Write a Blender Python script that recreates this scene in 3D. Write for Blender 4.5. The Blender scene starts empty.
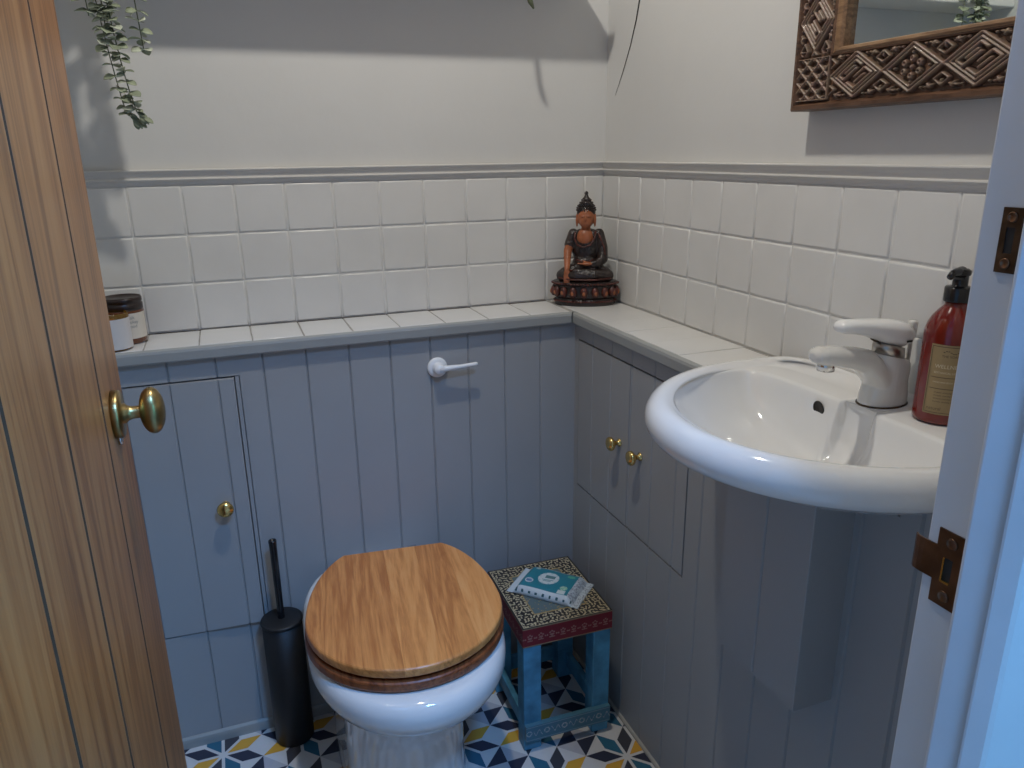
import bpy, bmesh, math, random
import numpy as np
from mathutils import Vector, Matrix
R = random.Random(7)
PI = math.pi
SC = bpy.context.scene
COL = SC.collection

# ------------------------------------------------------------------ materials
def nmat(name):
    m = bpy.data.materials.new(name); m.use_nodes = True
    nt = m.node_tree; b = nt.nodes['Principled BSDF']
    return m, nt, b

def s2l(c):
    return tuple(((v/255)/12.92 if v/255 <= .04045 else ((v/255+.055)/1.055)**2.4) for v in c) + (1,)

def paint(name, col, rough=.5, var=.06, scale=6, bump=.05, bscale=60, spec=.5, metal=0, coat=0):
    m, nt, b = nmat(name)
    tc = nt.nodes.new('ShaderNodeTexCoord')
    n = nt.nodes.new('ShaderNodeTexNoise'); n.inputs['Scale'].default_value = scale; n.inputs['Detail'].default_value = 4
    nt.links.new(tc.outputs['Object'], n.inputs['Vector'])
    r = nt.nodes.new('ShaderNodeValToRGB')
    r.color_ramp.elements[0].position = .3; r.color_ramp.elements[1].position = .7
    r.color_ramp.elements[0].color = tuple(max(0, c*(1-var)) for c in col[:3]) + (1,)
    r.color_ramp.elements[1].color = tuple(min(1, c*(1+var)) for c in col[:3]) + (1,)
    nt.links.new(n.outputs['Fac'], r.inputs['Fac']); nt.links.new(r.outputs['Color'], b.inputs['Base Color'])
    b.inputs['Roughness'].default_value = rough; b.inputs['Metallic'].default_value = metal
    b.inputs['Specular IOR Level'].default_value = spec; b.inputs['Coat Weight'].default_value = coat
    b.inputs['Coat Roughness'].default_value = .08
    if bump:
        n2 = nt.nodes.new('ShaderNodeTexNoise'); n2.inputs['Scale'].default_value = bscale; n2.inputs['Detail'].default_value = 3
        nt.links.new(tc.outputs['Object'], n2.inputs['Vector'])
        bp = nt.nodes.new('ShaderNodeBump'); bp.inputs['Strength'].default_value = bump; bp.inputs['Distance'].default_value = .01
        nt.links.new(n2.outputs['Fac'], bp.inputs['Height']); nt.links.new(bp.outputs['Normal'], b.inputs['Normal'])
    return m

def wood(name, dark, mid, light, axis, rough=.4, scale=(22, 22, 1.3), staves=None, coat=0, seed=0., contrast=1.):
    """wood whose grain runs along object axis; staves = (axis index, width) gives each board its own tone"""
    m, nt, b = nmat(name)
    L = nt.links.new; N = nt.nodes.new
    tc = N('ShaderNodeTexCoord'); mp = N('ShaderNodeMapping'); L(tc.outputs['Object'], mp.inputs['Vector'])
    sc = list(scale)
    if axis == 1: sc = [scale[0], scale[2], scale[1]]
    if axis == 0: sc = [scale[2], scale[0], scale[1]]
    mp.inputs['Scale'].default_value = sc; mp.inputs['Location'].default_value = (seed, seed*.7, seed*.3)
    vec = mp.outputs['Vector']
    tone = None
    if staves:
        sp = N('ShaderNodeSeparateXYZ'); L(tc.outputs['Object'], sp.inputs[0])
        dv = N('ShaderNodeMath'); dv.operation = 'MULTIPLY_ADD'; dv.inputs[1].default_value = 1/staves[1]; dv.inputs[2].default_value = staves[2]
        L(sp.outputs[staves[0]], dv.inputs[0])
        fl = N('ShaderNodeMath'); fl.operation = 'FLOOR'; L(dv.outputs[0], fl.inputs[0])
        wn = N('ShaderNodeTexWhiteNoise'); wn.noise_dimensions = '1D'; L(fl.outputs[0], wn.inputs['W'])
        tone = wn.outputs['Value']
        ad = N('ShaderNodeVectorMath'); ad.operation = 'MULTIPLY_ADD'; ad.inputs[1].default_value = (1, 1, 1)
        cx = N('ShaderNodeCombineXYZ'); ml = N('ShaderNodeMath'); ml.operation = 'MULTIPLY'; ml.inputs[1].default_value = 13.7
        L(tone, ml.inputs[0])
        for i in range(3): L(ml.outputs[0], cx.inputs[i])
        L(vec, ad.inputs[0]); L(cx.outputs[0], ad.inputs[2]); vec = ad.outputs[0]
    n = N('ShaderNodeTexNoise'); n.inputs['Scale'].default_value = .55; n.inputs['Detail'].default_value = 6; n.inputs['Roughness'].default_value = .6
    n.inputs['Distortion'].default_value = .6
    L(vec, n.inputs['Vector'])
    mu = N('ShaderNodeMath'); mu.operation = 'MULTIPLY'; mu.inputs[1].default_value = 9.; L(n.outputs['Fac'], mu.inputs[0])
    fr = N('ShaderNodeMath'); fr.operation = 'PINGPONG'; fr.inputs[1].default_value = .5; L(mu.outputs[0], fr.inputs[0])
    fi = N('ShaderNodeTexNoise'); fi.inputs['Scale'].default_value = 4; fi.inputs['Detail'].default_value = 5; L(vec, fi.inputs['Vector'])
    mx = N('ShaderNodeMath'); mx.operation = 'MULTIPLY_ADD'; mx.inputs[1].default_value = .8*contrast; L(fr.outputs[0], mx.inputs[0])
    sb = N('ShaderNodeMath'); sb.operation = 'MULTIPLY_ADD'; sb.inputs[1].default_value = .6; sb.inputs[2].default_value = 0.0; L(fi.outputs['Fac'], sb.inputs[0])
    L(sb.outputs[0], mx.inputs[2])
    src = mx.outputs[0]
    if tone is not None:
        tm = N('ShaderNodeMath'); tm.operation = 'MULTIPLY_ADD'; tm.inputs[1].default_value = .35; L(tone, tm.inputs[0])
        t2 = N('ShaderNodeMath'); t2.operation = 'SUBTRACT'; t2.inputs[1].default_value = .17; L(src, t2.inputs[0]); L(t2.outputs[0], tm.inputs[2]); src = tm.outputs[0]
    r = N('ShaderNodeValToRGB'); e = r.color_ramp.elements
    e[0].position = .15; e[0].color = dark; e[1].position = .85; e[1].color = light
    x = e.new(.48); x.color = mid
    L(src, r.inputs['Fac']); L(r.outputs['Color'], b.inputs['Base Color'])
    b.inputs['Roughness'].default_value = rough; b.inputs['Coat Weight'].default_value = coat; b.inputs['Coat Roughness'].default_value = .25
    bp = N('ShaderNodeBump'); bp.inputs['Strength'].default_value = .08; bp.inputs['Distance'].default_value = .004
    L(fi.outputs['Fac'], bp.inputs['Height']); L(bp.outputs['Normal'], b.inputs['Normal'])
    return m

def vcol(name, rough=.5, coat=0, metal=0, noise=.15):
    """material whose pattern colours are stored per face corner (printed and painted patterns)"""
    m, nt, b = nmat(name)
    a = nt.nodes.new('ShaderNodeAttribute'); a.attribute_name = 'Col'
    tc = nt.nodes.new('ShaderNodeTexCoord'); n = nt.nodes.new('ShaderNodeTexNoise'); n.inputs['Scale'].default_value = 90
    nt.links.new(tc.outputs['Object'], n.inputs['Vector'])
    mx = nt.nodes.new('ShaderNodeMix'); mx.data_type = 'RGBA'; mx.blend_type = 'MULTIPLY'; mx.inputs['Factor'].default_value = noise
    nt.links.new(a.outputs['Color'], mx.inputs['A']); nt.links.new(n.outputs['Color'], mx.inputs['B'])
    nt.links.new(mx.outputs['Result'], b.inputs['Base Color'])
    b.inputs['Roughness'].default_value = rough; b.inputs['Coat Weight'].default_value = coat; b.inputs['Metallic'].default_value = metal
    return m

M = {}
M['plaster'] = paint('painted_plaster', (.635, .630, .612), .75, .03, 3, .06, 25)
M['ceiling'] = paint('ceiling_paint', (.75, .74, .72), .8, .02)
M['tile'] = paint('white_glazed_tile', (.70, .69, .665), .3, .03, 9, .05, 22, .45)
M['grout'] = paint('grout', (.68, .67, .645), .8, .08, 30)
M['panel'] = paint('grey_panel_paint', (.355, .358, .360), .5, .03, 4, .04, 30, .4)
M['nosing'] = paint('grey_green_moulding_paint', (.34, .345, .33), .45, .04, 5, .03, 30)
M['grout_old'] = paint('old_grout', (.36, .34, .31), .8, .2, 40)
M['grime'] = paint('dark_old_sealant', (.10, .085, .07), .7, .7, 55, 0)
M['rail'] = paint('dado_paint', (.62, .605, .58), .45, .03)
M['jamb'] = paint('white_gloss_paint', (.58, .58, .59), .4, .04, 8, .05, 30)
M['bead'] = paint('pale_bead', (.42, .40, .36), .6)
M['ceramic'] = paint('white_ceramic', (.79, .785, .77), .08, .01, 3, 0, spec=.5, coat=.4)
M['tapwhite'] = paint('cream_white_tap_enamel', (.70, .685, .65), .14, .01, 3, 0, coat=.3)
M['levergrey'] = paint('white_lever_plastic', (.86, .86, .85), .25, .02, 3, 0)
M['chrome'] = paint('chrome', (.75, .74, .72), .12, .02, 3, 0, metal=1)
M['dark'] = paint('dark_hole', (.015, .013, .012), .6, 0, 3, 0)
M['brass'] = paint('aged_brass', (.35, .26, .115), .33, .4, 45, .05, 60, metal=1)
M['brass2'] = paint('polished_brass', (.75, .53, .2), .2, .1, 40, 0, metal=1)
M['bronze'] = paint('bronzed_steel', (.19, .115, .075), .34, .3, 40, .1, 80, metal=1)
M['bronzed_dark'] = paint('dark_bronze', (.10, .075, .055), .4, .3, 60, .1, 90, metal=1)
M['black_plastic'] = paint('matt_black_plastic', (.010, .0095, .010), .48, .15, 20, .02, 60)
M['gloss_black'] = paint('glossy_black_plastic', (.010, .010, .012), .2, .1, 20, 0)
M['pine'] = wood('orange_pine', s2l((114, 69, 34)), s2l((160, 105, 57)), s2l((180, 127, 75)), 2, .42, (17, 17, .8), (1, .18, .07), .15, 1.3)
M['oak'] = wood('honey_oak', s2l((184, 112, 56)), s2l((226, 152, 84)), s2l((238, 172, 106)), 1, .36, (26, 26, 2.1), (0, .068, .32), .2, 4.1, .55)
M['oak_shaded'] = wood('shaded_seat_oak', s2l((92, 44, 22)), s2l((132, 70, 36)), s2l((158, 92, 50)), 1, .4, (26, 26, 2.1), None, .2, 2.2)  # seat oak darkened to stand for the shade beneath the lid
M['robe'] = paint('black_bronze_robe', (.022, .013, .011), .32, .6, 60, .35, 140, coat=.2)
M['statue_skin'] = paint('copper_skin', (.33, .105, .042), .38, .25, 40, .1, 120)
M['statue_face'] = M['statue_skin']
M['trim_red'] = paint('red_bronze', (.085, .020, .014), .35, .6, 90, .3, 200)
M['stoolblue'] = paint('distressed_blue_paint', (.075, .27, .41), .55, .35, 22, .1, 80)
M['leaf'] = paint('grey_green_leaf', (.27, .31, .215), .6, .3, 60, .05, 80)
M['leaf_pale'] = paint('pale_leaf', (.46, .50, .40), .6, .2, 60, .05, 80)
M['stem'] = paint('stem', (.11, .13, .075), .6, .2)
M['pot'] = paint('grey_stoneware_pot', (.4, .39, .36), .5, .1)
M['shelf'] = paint('white_shelf_paint', (.68, .67, .65), .5, .02)
M['vcol'] = vcol('painted_pattern', .45)
M['vfloor'] = vcol('patterned_vinyl', .38, 0, 0, .08)
M['vfoil'] = vcol('printed_plastic_film', .3, .3, 0, .05)
M['vcarve'] = vcol('carved_wood', .42, .1, 0, .35)
M['framewood'] = wood('brown_frame_wood', s2l((56, 36, 24)), s2l((92, 64, 46)), s2l((118, 86, 64)), 1, .45, (30, 30, 3))
M['framebead'] = wood('light_brown_bead', s2l((92, 66, 44)), s2l((136, 104, 74)), s2l((160, 128, 96)), 1, .45, (30, 30, 3))
m, nt, b = nmat('mirror_glass'); b.inputs['Metallic'].default_value = 1; b.inputs['Roughness'].default_value = .01
b.inputs['Base Color'].default_value = (.80, .86, .83, 1); M['mirror'] = m
m, nt, b = nmat('amber_glass'); b.inputs['Base Color'].default_value = (.80, .42, .06, 1); b.inputs['Roughness'].default_value = .06
b.inputs['Transmission Weight'].default_value = .85; b.inputs['IOR'].default_value = 1.45; M['amber'] = m
m, nt, b = nmat('brown_jar_glass'); b.inputs['Base Color'].default_value = (.12, .035, .012, 1); b.inputs['Roughness'].default_value = .08
b.inputs['Coat Weight'].default_value = .5; M['brownglass'] = m
m, nt, b = nmat('red_amber_bottle'); b.inputs['Base Color'].default_value = (.155, .008, .004, 1); b.inputs['Roughness'].default_value = .12
b.inputs['Transmission Weight'].default_value = .05; b.inputs['Coat Weight'].default_value = .35; b.inputs['Coat Roughness'].default_value = .05; M['bottle'] = m
M['lab_tan'] = paint('tan_paper_label', (.30, .215, .105), .55, .05, 30, 0)
M['lab_cream'] = paint('cream_paper_label', (.66, .60, .51), .6, .03, 30, 0)
M['lab_white'] = paint('white_paper_label', (.62, .585, .56), .55, .03, 30, 0)
M['ink_dark'] = paint('dark_ink', (.07, .045, .02), .6, 0, 3, 0)
M['ink_cream'] = paint('cream_ink', (.62, .52, .36), .6, 0, 3, 0)
M['ink_grey'] = paint('grey_ink', (.25, .26, .25), .6, 0, 3, 0)
M['jarlid'] = paint('dark_brown_lid', (.022, .012, .010), .3, .1, 20, 0)
M['joint'] = paint('shaded_board_joint', (.085, .040, .018), .7, .2, 40, 0)
M['collar'] = paint('dull_nickel', (.46, .43, .40), .32, .05, 20, 0, metal=1)
M['wax'] = paint('amber_candle_wax', (.55, .30, .05), .4, .1)
m, nt, b = nmat('lamp_globe'); b.inputs['Emission Color'].default_value = (1, .86, .68, 1); b.inputs['Emission Strength'].default_value = 3; M['globe'] = m

# ------------------------------------------------------------------ helpers
def children(o): return [c for c in o.children]

def tag(o, label=None, cat=None, group=None, kind=None):
    if label: o['label'] = label
    if cat: o['category'] = cat
    if group: o['group'] = group
    if kind: o['kind'] = kind
    return o

def link(name, me, mats, parent=None, smooth=False, bevel=0, bseg=2, angle=None):
    o = bpy.data.objects.new(name, me); COL.objects.link(o)
    if mats is not None:
        for mm in (mats if isinstance(mats, (list, tuple)) else [mats]):
            me.materials.append(mm)
    if parent is not None: o.parent = parent
    if smooth:
        for p in me.polygons: p.use_smooth = True
    if bevel:
        bv = o.modifiers.new('bevel', 'BEVEL'); bv.width = bevel; bv.segments = bseg; bv.limit_method = 'ANGLE'; bv.angle_limit = math.radians(40)
        bv.harden_normals = False
    return o

def obj(name, bm, mats, parent=None, smooth=False, bevel=0, bseg=2, normals=True):
    if normals: bmesh.ops.recalc_face_normals(bm, faces=bm.faces)
    me = bpy.data.meshes.new(name); bm.to_mesh(me); bm.free()
    return link(name, me, mats, parent, smooth, bevel, bseg)

def empty(name, loc, rz=0):
    o = bpy.data.objects.new(name, None); COL.objects.link(o); o.location = loc; o.rotation_euler = (0, 0, rz)
    o.empty_display_size = .05
    return o

def box(bm, x0, x1, y0, y1, z0, z1, mi=0):
    vs = [bm.verts.new((x, y, z)) for x in (x0, x1) for y in (y0, y1) for z in (z0, z1)]
    fs = []
    for f in ((0, 1, 3, 2), (4, 6, 7, 5), (0, 4, 5, 1), (2, 3, 7, 6), (0, 2, 6, 4), (1, 5, 7, 3)):
        fc = bm.faces.new([vs[i] for i in f]); fc.material_index = mi; fs.append(fc)
    return vs

def BM(): return bmesh.new()

def boxobj(name, x0, x1, y0, y1, z0, z1, mat, parent=None, bevel=0, bseg=2):
    bm = BM(); box(bm, x0, x1, y0, y1, z0, z1); return obj(name, bm, mat, parent, bevel=bevel, bseg=bseg)

def loft(bm, rings, cap0=True, cap1=True, mi=0, closed=True):
    vr = [[bm.verts.new(p) for p in r] for r in rings]
    n = len(rings[0])
    for a, c in zip(vr[:-1], vr[1:]):
        for i in range(n if closed else n-1):
            j = (i+1) % n
            f = bm.faces.new((a[i], a[j], c[j], c[i])); f.material_index = mi
    if cap0: bm.faces.new(list(reversed(vr[0]))).material_index = mi
    if cap1: bm.faces.new(vr[-1]).material_index = mi
    return vr

def lathe(bm, prof, n=32, c=(0, 0, 0), axis='z', cap0=True, cap1=True, mi=0, ex=1., ey=1.):
    rings = []
    for r, h in prof:
        r = max(r, 1e-5); ring = []
        for i in range(n):
            a = 2*PI*i/n; p, q = r*math.cos(a)*ex, r*math.sin(a)*ey
            v = (p, q, h) if axis == 'z' else ((h, p, q) if axis == 'x' else (p, h, q))
            ring.append((c[0]+v[0], c[1]+v[1], c[2]+v[2]))
        rings.append(ring)
    return loft(bm, rings, cap0, cap1, mi)

def tube(bm, pts, rad, n=10, mi=0, cap=True, flat=1.):
    pts = [Vector(p) for p in pts]
    if not isinstance(rad, (list, tuple)): rad = [rad]*len(pts)
    rings = []; up = Vector((0, 0, 1))
    t0 = (pts[1]-pts[0]).normalized()
    u = t0.cross(up if abs(t0.z) < .9 else Vector((1, 0, 0))).normalized()
    for i, p in enumerate(pts):
        t = (pts[min(i+1, len(pts)-1)]-pts[max(i-1, 0)]).normalized()
        u = (u-t*u.dot(t)).normalized(); w = t.cross(u)
        rings.append([tuple(p+u*math.cos(2*PI*k/n)*rad[i]+w*math.sin(2*PI*k/n)*rad[i]*flat) for k in range(n)])
    loft(bm, rings, cap, cap, mi)

def ball(bm, c, r, seg=14, rings=10, mat3=None, mi=0):
    mt = Matrix.Translation(c) @ (mat3.to_4x4() if mat3 else Matrix.Identity(4)) @ Matrix.Diagonal((r[0], r[1], r[2], 1) if isinstance(r, (tuple, list)) else (r, r, r, 1))
    res = bmesh.ops.create_uvsphere(bm, u_segments=seg, v_segments=rings, radius=1, matrix=mt)
    if mi:
        for v in res['verts']:
            for f in v.link_faces: f.material_index = mi

def setcol(me, fn):
    """per-polygon printed colour: fn(center, normal) -> rgb"""
    at = me.color_attributes.new('Col', 'FLOAT_COLOR', 'CORNER')
    buf = np.ones((len(me.loops), 4), dtype=np.float32)
    for p in me.polygons:
        c = fn(p.center, p.normal)
        for li in p.loop_indices: buf[li, :3] = c[:3]
    at.data.foreach_set('color', buf.ravel())

def text_mesh(txt, size, spacing=1.0, align='CENTER'):
    cu = bpy.data.curves.new('t', 'FONT'); cu.body = txt; cu.size = size; cu.align_x = align; cu.space_character = spacing
    cu.resolution_u = 3; cu.extrude = 0
    o = bpy.data.objects.new('t', cu); COL.objects.link(o)
    dg = bpy.context.evaluated_depsgraph_get()
    me = bpy.data.meshes.new_from_object(o.evaluated_get(dg))
    bpy.data.objects.remove(o); bpy.data.curves.remove(cu)
    return me

def remesh(o, vox):
    r = o.modifiers.new('remesh', 'REMESH'); r.mode = 'VOXEL'; r.voxel_size = vox; r.use_smooth_shade = True
    s = o.modifiers.new('smooth', 'SMOOTH'); s.factor = .5; s.iterations = 2
    return o

# ------------------------------------------------------------------ camera (solved from the tile grid)
f, yaw, pit, rol = 751.465, -.358514257, 1.27261971, -.013637900
Mr = Matrix.Rotation(yaw, 3, 'Z') @ Matrix.Rotation(pit, 3, 'X') @ Matrix.Rotation(rol, 3, 'Z')
cam = bpy.data.cameras.new('camera'); co = bpy.data.objects.new('camera', cam); COL.objects.link(co)
cam.sensor_width = 36; cam.lens = f/1024*36; cam.clip_start = .02
CAM = Vector((-.88861, -1.70397, 1.2732))
co.matrix_world = Matrix.Translation(CAM) @ Mr.to_4x4()
SC.camera = co

# ------------------------------------------------------------------ room shell
XL, YF, ZC = -1.19, -1.324, 2.42
PB, PR = -.147, -.145           # faces of the grey boxing
ZL = .922                       # top of the tiled ledge
def struct(o): return tag(o, kind='structure')

wall_back = struct(boxobj('wall_back', XL-.1, .1, 0, .1, 0, ZC, M['plaster']))
wall_right = struct(boxobj('wall_right', 0, .1, -1.324, 0, 0, ZC, M['plaster']))
wall_left = struct(boxobj('wall_left', XL-.1, XL, -1.324, 0, 0, ZC, M['plaster']))
JX, HX, JH = -.40, -1.108, 2.0
bm = BM()
box(bm, JX+.03, .1, -1.385, YF, 0, ZC); box(bm, XL-.1, HX-.03, -1.385, YF, 0, ZC); box(bm, HX-.03, JX+.03, -1.385, YF, JH+.03, ZC)
struct(obj('wall_front', bm, M['plaster']))
struct(boxobj('ceiling', XL-.1, .1, -1.385, .1, ZC, ZC+.08, M['ceiling']))
# hallway outside the door
bm = BM(); box(bm, -2.2, -2.1, -4.2, -1.385, 0, ZC); struct(obj('wall_hall_left', bm, M['plaster']))
bm = BM(); box(bm, .45, .55, -4.2, -1.385, 0, ZC); struct(obj('wall_hall_right', bm, M['plaster']))
bm = BM(); box(bm, -2.2, XL-.1, -1.385, -1.335, 0, ZC); box(bm, .1, .55, -1.385, -1.335, 0, ZC); struct(obj('wall_hall_front', bm, M['plaster']))
struct(boxobj('ceiling_hall', -2.2, .55, -4.2, -1.385, ZC, ZC+.08, M['ceiling']))

# floor: printed star-and-square vinyl, pattern as faces of the floor
LT = .1664; C0 = (-.192, -.535); s_ = LT/2/math.cos(math.radians(22.5))/(1/ (2*math.cos(math.radians(22.5)))) if False else (LT/2)/(2*math.cos(math.radians(22.5))**2)
WH, LV, NV, TE, YE = (.68, .66, .64), (.48, .47, .50), (.036, .040, .066), (.035, .145, .225), (.72, .38, .05)
verts, faces, cols = [], [], []
def poly(pts, z, c):
    k = len(verts); verts.extend([(x, y, z) for x, y in pts]); faces.append(list(range(k, k+len(pts)))); cols.append(c)
poly([(XL-.1, -4.2), (.55, -4.2), (.55, .1), (XL-.1, .1)], 0, WH)
for i in range(-7, 3):
    for j in range(-6, 5):
        cx, cy = C0[0]+i*LT, C0[1]+j*LT
        if cy < -1.5: continue
        for k in range(8):
            a = math.radians(22.5+45*k); c = (YE, NV, TE, NV)[k % 4]
            if k % 4 == 1: c = (.060, .060, .072)
            tip = Vector((cx+2*s_*math.cos(math.radians(22.5))*math.cos(a), cy+2*s_*math.cos(math.radians(22.5))*math.sin(a)))
            e1 = Vector((cx+s_*math.cos(a-PI/8), cy+s_*math.sin(a-PI/8))); e2 = Vector((cx+s_*math.cos(a+PI/8), cy+s_*math.sin(a+PI/8)))
            ce = Vector((cx, cy)); q = [ce, e1, tip, e2]
            poly([tuple(tip+(p-tip)*.90) for p in q], .0003, c)
        for (sx, sy, dk) in ((1, -1, 1), (-1, 1, 1), (1, 1, 0), (-1, -1, 0)):
            h = LT/2; t = h*math.tan(PI/8)
            tri = [(cx+sx*h, cy+sy*t), (cx+sx*t, cy+sy*h), (cx+sx*h, cy+sy*h)]
            if dk: poly(tri, .0003, NV)
            else:
                mid = ((tri[0][0]+tri[1][0])/2, (tri[0][1]+tri[1][1])/2)
                poly([tri[0], mid, tri[2]], .0003, LV); poly([mid, tri[1], tri[2]], .0003, (.50, .485, .49))
me = bpy.data.meshes.new('floor'); me.from_pydata(verts, [], faces); me.update()
at = me.color_attributes.new('Col', 'FLOAT_COLOR', 'CORNER'); buf = []
for p in me.polygons:
    for _ in p.loop_indices: buf.extend(list(cols[p.index])+[1])
at.data.foreach_set('color', buf)
for p in me.polygons:
    if p.normal.z < 0: p.flip()
struct(link('floor', me, M['vfloor']))

# wall tiles: real pillowed tiles over grout
def tiling(name, spans, rows, mk, mat, parent, th=.006, gap=.0022, ins=.0035, smooth=True):
    bm = BM()
    for (a0, a1) in spans:
        for (z0, z1) in rows:
            g = gap/2; j = lambda: R.uniform(-.0005, .0005)
            A0, A1, Z0, Z1 = a0+g+j(), a1-g+j(), z0+g+j(), z1-g+j()
            if A1-A0 < .012: continue
            t = th+R.uniform(-.0006, .0006)
            n = 4
            ts = [0, .5, 1]; rings = []
            def ring(i, d):
                pts = []
                q = [(A0+i, Z0+i), (A1-i, Z0+i), (A1-i, Z1-i), (A0+i, Z1-i)]
                for k in range(4):
                    p0, p1 = q[k], q[(k+1) % 4]
                    for s in range(4):
                        w = s/4; x = p0[0]+(p1[0]-p0[0])*w; z = p0[1]+(p1[1]-p0[1])*w
                        if s: x += R.uniform(-.0005, .0005); z += R.uniform(-.0005, .0005)
                        pts.append(mk(x, z, d))
                return pts
            loft(bm, [ring(0, 0), ring(0, t*.55), ring(ins*.35, t*.86), ring(ins, t)], False, True)
    o = obj(name, bm, mat, parent, smooth=smooth)
    for p in o.data.polygons:
        if len(p.vertices) > 4: p.use_smooth = False
    return o
th = .09929
rows = [(1.22-th*(k+1), 1.22-th*k) for k in range(3)]
xs = [0-.006]+[-.05905-.1*k for k in range(12)]; xs[-1] = max(xs[-1], XL+.002)
spans = [(xs[i+1], xs[i]) for i in range(len(xs)-1)]
boxobj('grout', XL+.001, 0, -.0048, .0, ZL-.02, 1.222, M['grout'], wall_back)
t1 = tiling('tiles', spans, rows, lambda a, z, d: (a, -d-.001, z), M['tile'], wall_back)
ys = [0-.006]+[-.08682-.1*k for k in range(13)]; ys[-1] = -1.318
boxobj('grout', -.0048, 0, YF+.002, 0, ZL-.06, 1.222, M['grout'], wall_right)
rows_r = rows+[(rows[-1][0]-th, rows[-1][0])]
tiling('tiles', [(ys[i+1], ys[i]) for i in range(len(ys)-1)], rows, lambda a, z, d: (-d-.001, a, z), M['tile'], wall_right)

# dado rail
prof = [(0, 1.262), (.014, 1.2625), (.0175, 1.261), (.0178, 1.2585), (.0150, 1.2545), (.0115, 1.2475), (.0100, 1.2405), (.0102, 1.2385),
        (.0138, 1.2375), (.0142, 1.2350), (.0120, 1.2325), (.0088, 1.2290), (.0074, 1.2245), (.0072, 1.2205), (0, 1.2205)]
prof = [(d, 1.2205+(z-1.2205)*.73) for d, z in prof]
def sweep(name, prof, along0, along1, mk, mat, parent=None, m0=0, m1=0):
    bm = BM(); loft(bm, [[mk(along0+m0*d, d, z) for d, z in prof], [mk(along1+m1*d, d, z) for d, z in prof]]); return obj(name, bm, mat, parent)
struct(sweep('trim_1', prof, XL, 0, lambda a, d, z: (a, -d, z), M['rail'], None, 0, -1))
struct(sweep('trim_2', prof, 0, YF, lambda a, d, z: (-d, a, z), M['rail'], None, -1, 0))

# tiled ledge, L shaped, with painted nosing
bm = BM(); box(bm, XL, 0, -.150, -.0005, ZL-.026, ZL-.0012); box(bm, -.148, -.0005, -.70, -.150, ZL-.026, ZL-.0012); box(bm, -.148, -.0005, YF+.001, -1.202, ZL-.026, ZL-.0012)
ledge = struct(obj('trim_3', bm, M['grout_old']))
boxobj('sealant', XL+.002, -.16, -.0098, -.0070, ZL-.001, ZL+.0010, M['grime'], ledge)
LX = [XL+.001]+[-.05905-.1*k for k in range(11, 0, -1)]+[-.159]
LX = sorted(set(round(x, 5) for x in LX if x <= -.158))
tiling('tiles', [(LX[i], LX[i+1]) for i in range(len(LX)-1)], [(-.1515, -.0075)], lambda a, y, d: (a, y, ZL-.0065+d), M['tile'], ledge, .0065, .0019, .0016, False)
LY = [-.008]+[-.0868-.1*k for k in range(6)]+[-.672]
tiling('tiles', [(LY[i+1], LY[i]) for i in range(len(LY)-1)], [(-.1495, -.0075)], lambda y, x, d: (x if True else x, y, ZL-.0065+d), M['tile'], ledge, .0065, .0006, .0008, False)
nosep = [(0, ZL-.027), (.0125, ZL-.027), (.0145, ZL-.024), (.0148, ZL-.008), (.0132, ZL-.003), (.0085, ZL-.0004), (.004, ZL-.0008), (0, ZL-.003)]
sweep('nosing', nosep, XL, -.148+.0, lambda a, d, z: (a, -.1475-d, z), M['nosing'], ledge, 0, -1)
sweep('nosing', nosep, -.1475, -.69, lambda a, d, z: (-.148-d+.003, a, z), M['nosing'], ledge, -1, 0)

# tongue-and-groove boarding with real openings
def boarding(name, a0, a1, z0, z1, grooves, openings, mk, mat, parent=None, thick=.012, gw=.0028, gd=.0035):
    """grooves along a; openings (a0,a1,z0,z1); mk(a,d,z) with d towards the room"""
    A = {a0: 0., a1: 0.}
    for g in grooves:
        if a0+gw < g < a1-gw:
            A[g-gw] = 0.; A[g] = -gd; A[g+gw] = 0.
    def depth(x):
        for g in grooves:
            if abs(x-g) < gw and a0+gw < g < a1-gw: return -gd*(1-abs(x-g)/gw)
        return 0.
    for o in openings:
        for x in o[:2]:
            if a0 < x < a1: A[x] = depth(x)
    Z = sorted({z0, z1} | {z for o in openings for z in o[2:]})
    ax = sorted(A); bm = BM(); V = {}
    def v(i, k):
        if (i, k) not in V: V[(i, k)] = bm.verts.new(mk(ax[i], A[ax[i]], Z[k]))
        return V[(i, k)]
    for i in range(len(ax)-1):
        for k in range(len(Z)-1):
            ca, cz = (ax[i]+ax[i+1])/2, (Z[k]+Z[k+1])/2
            if any(o[0] < ca < o[1] and o[2] < cz < o[3] for o in openings): continue
            bm.faces.new((v(i, k), v(i+1, k), v(i+1, k+1), v(i, k+1)))
    fs = list(bm.faces)
    # orient to the room, then give thickness behind
    n = Vector(mk(0, 1, 0))-Vector(mk(0, 0, 0))
    for fc in fs:
        fc.normal_update()
        if fc.normal.dot(n) < 0: fc.normal_flip()
    o = obj(name, bm, mat, parent, normals=False)
    so = o.modifiers.new('thickness', 'SOLIDIFY'); so.thickness = thick; so.offset = -1
    return o
gb = [-.1536-.08745*k+.0076 for k in range(1, 13)]
gb = [-.2335, -.3217, -.4087, -.4954, -.5835, -.6711, -.759, -.8447, -.934, -1.0233, -1.111]
OB = (-1.109, -.8922, .285, .852)
bb = lambda a, d, z: (a, PB-d, z)
struct(boarding('wall_boxing_back', XL, -.145, 0, .8955, gb, [OB], bb, M['panel']))
gr = [-.154-.0876*k for k in range(1, 14)]
OR = (-.633, -.166, .4905, .859)
rr = lambda a, d, z: (PR-d, a, z)
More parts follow.
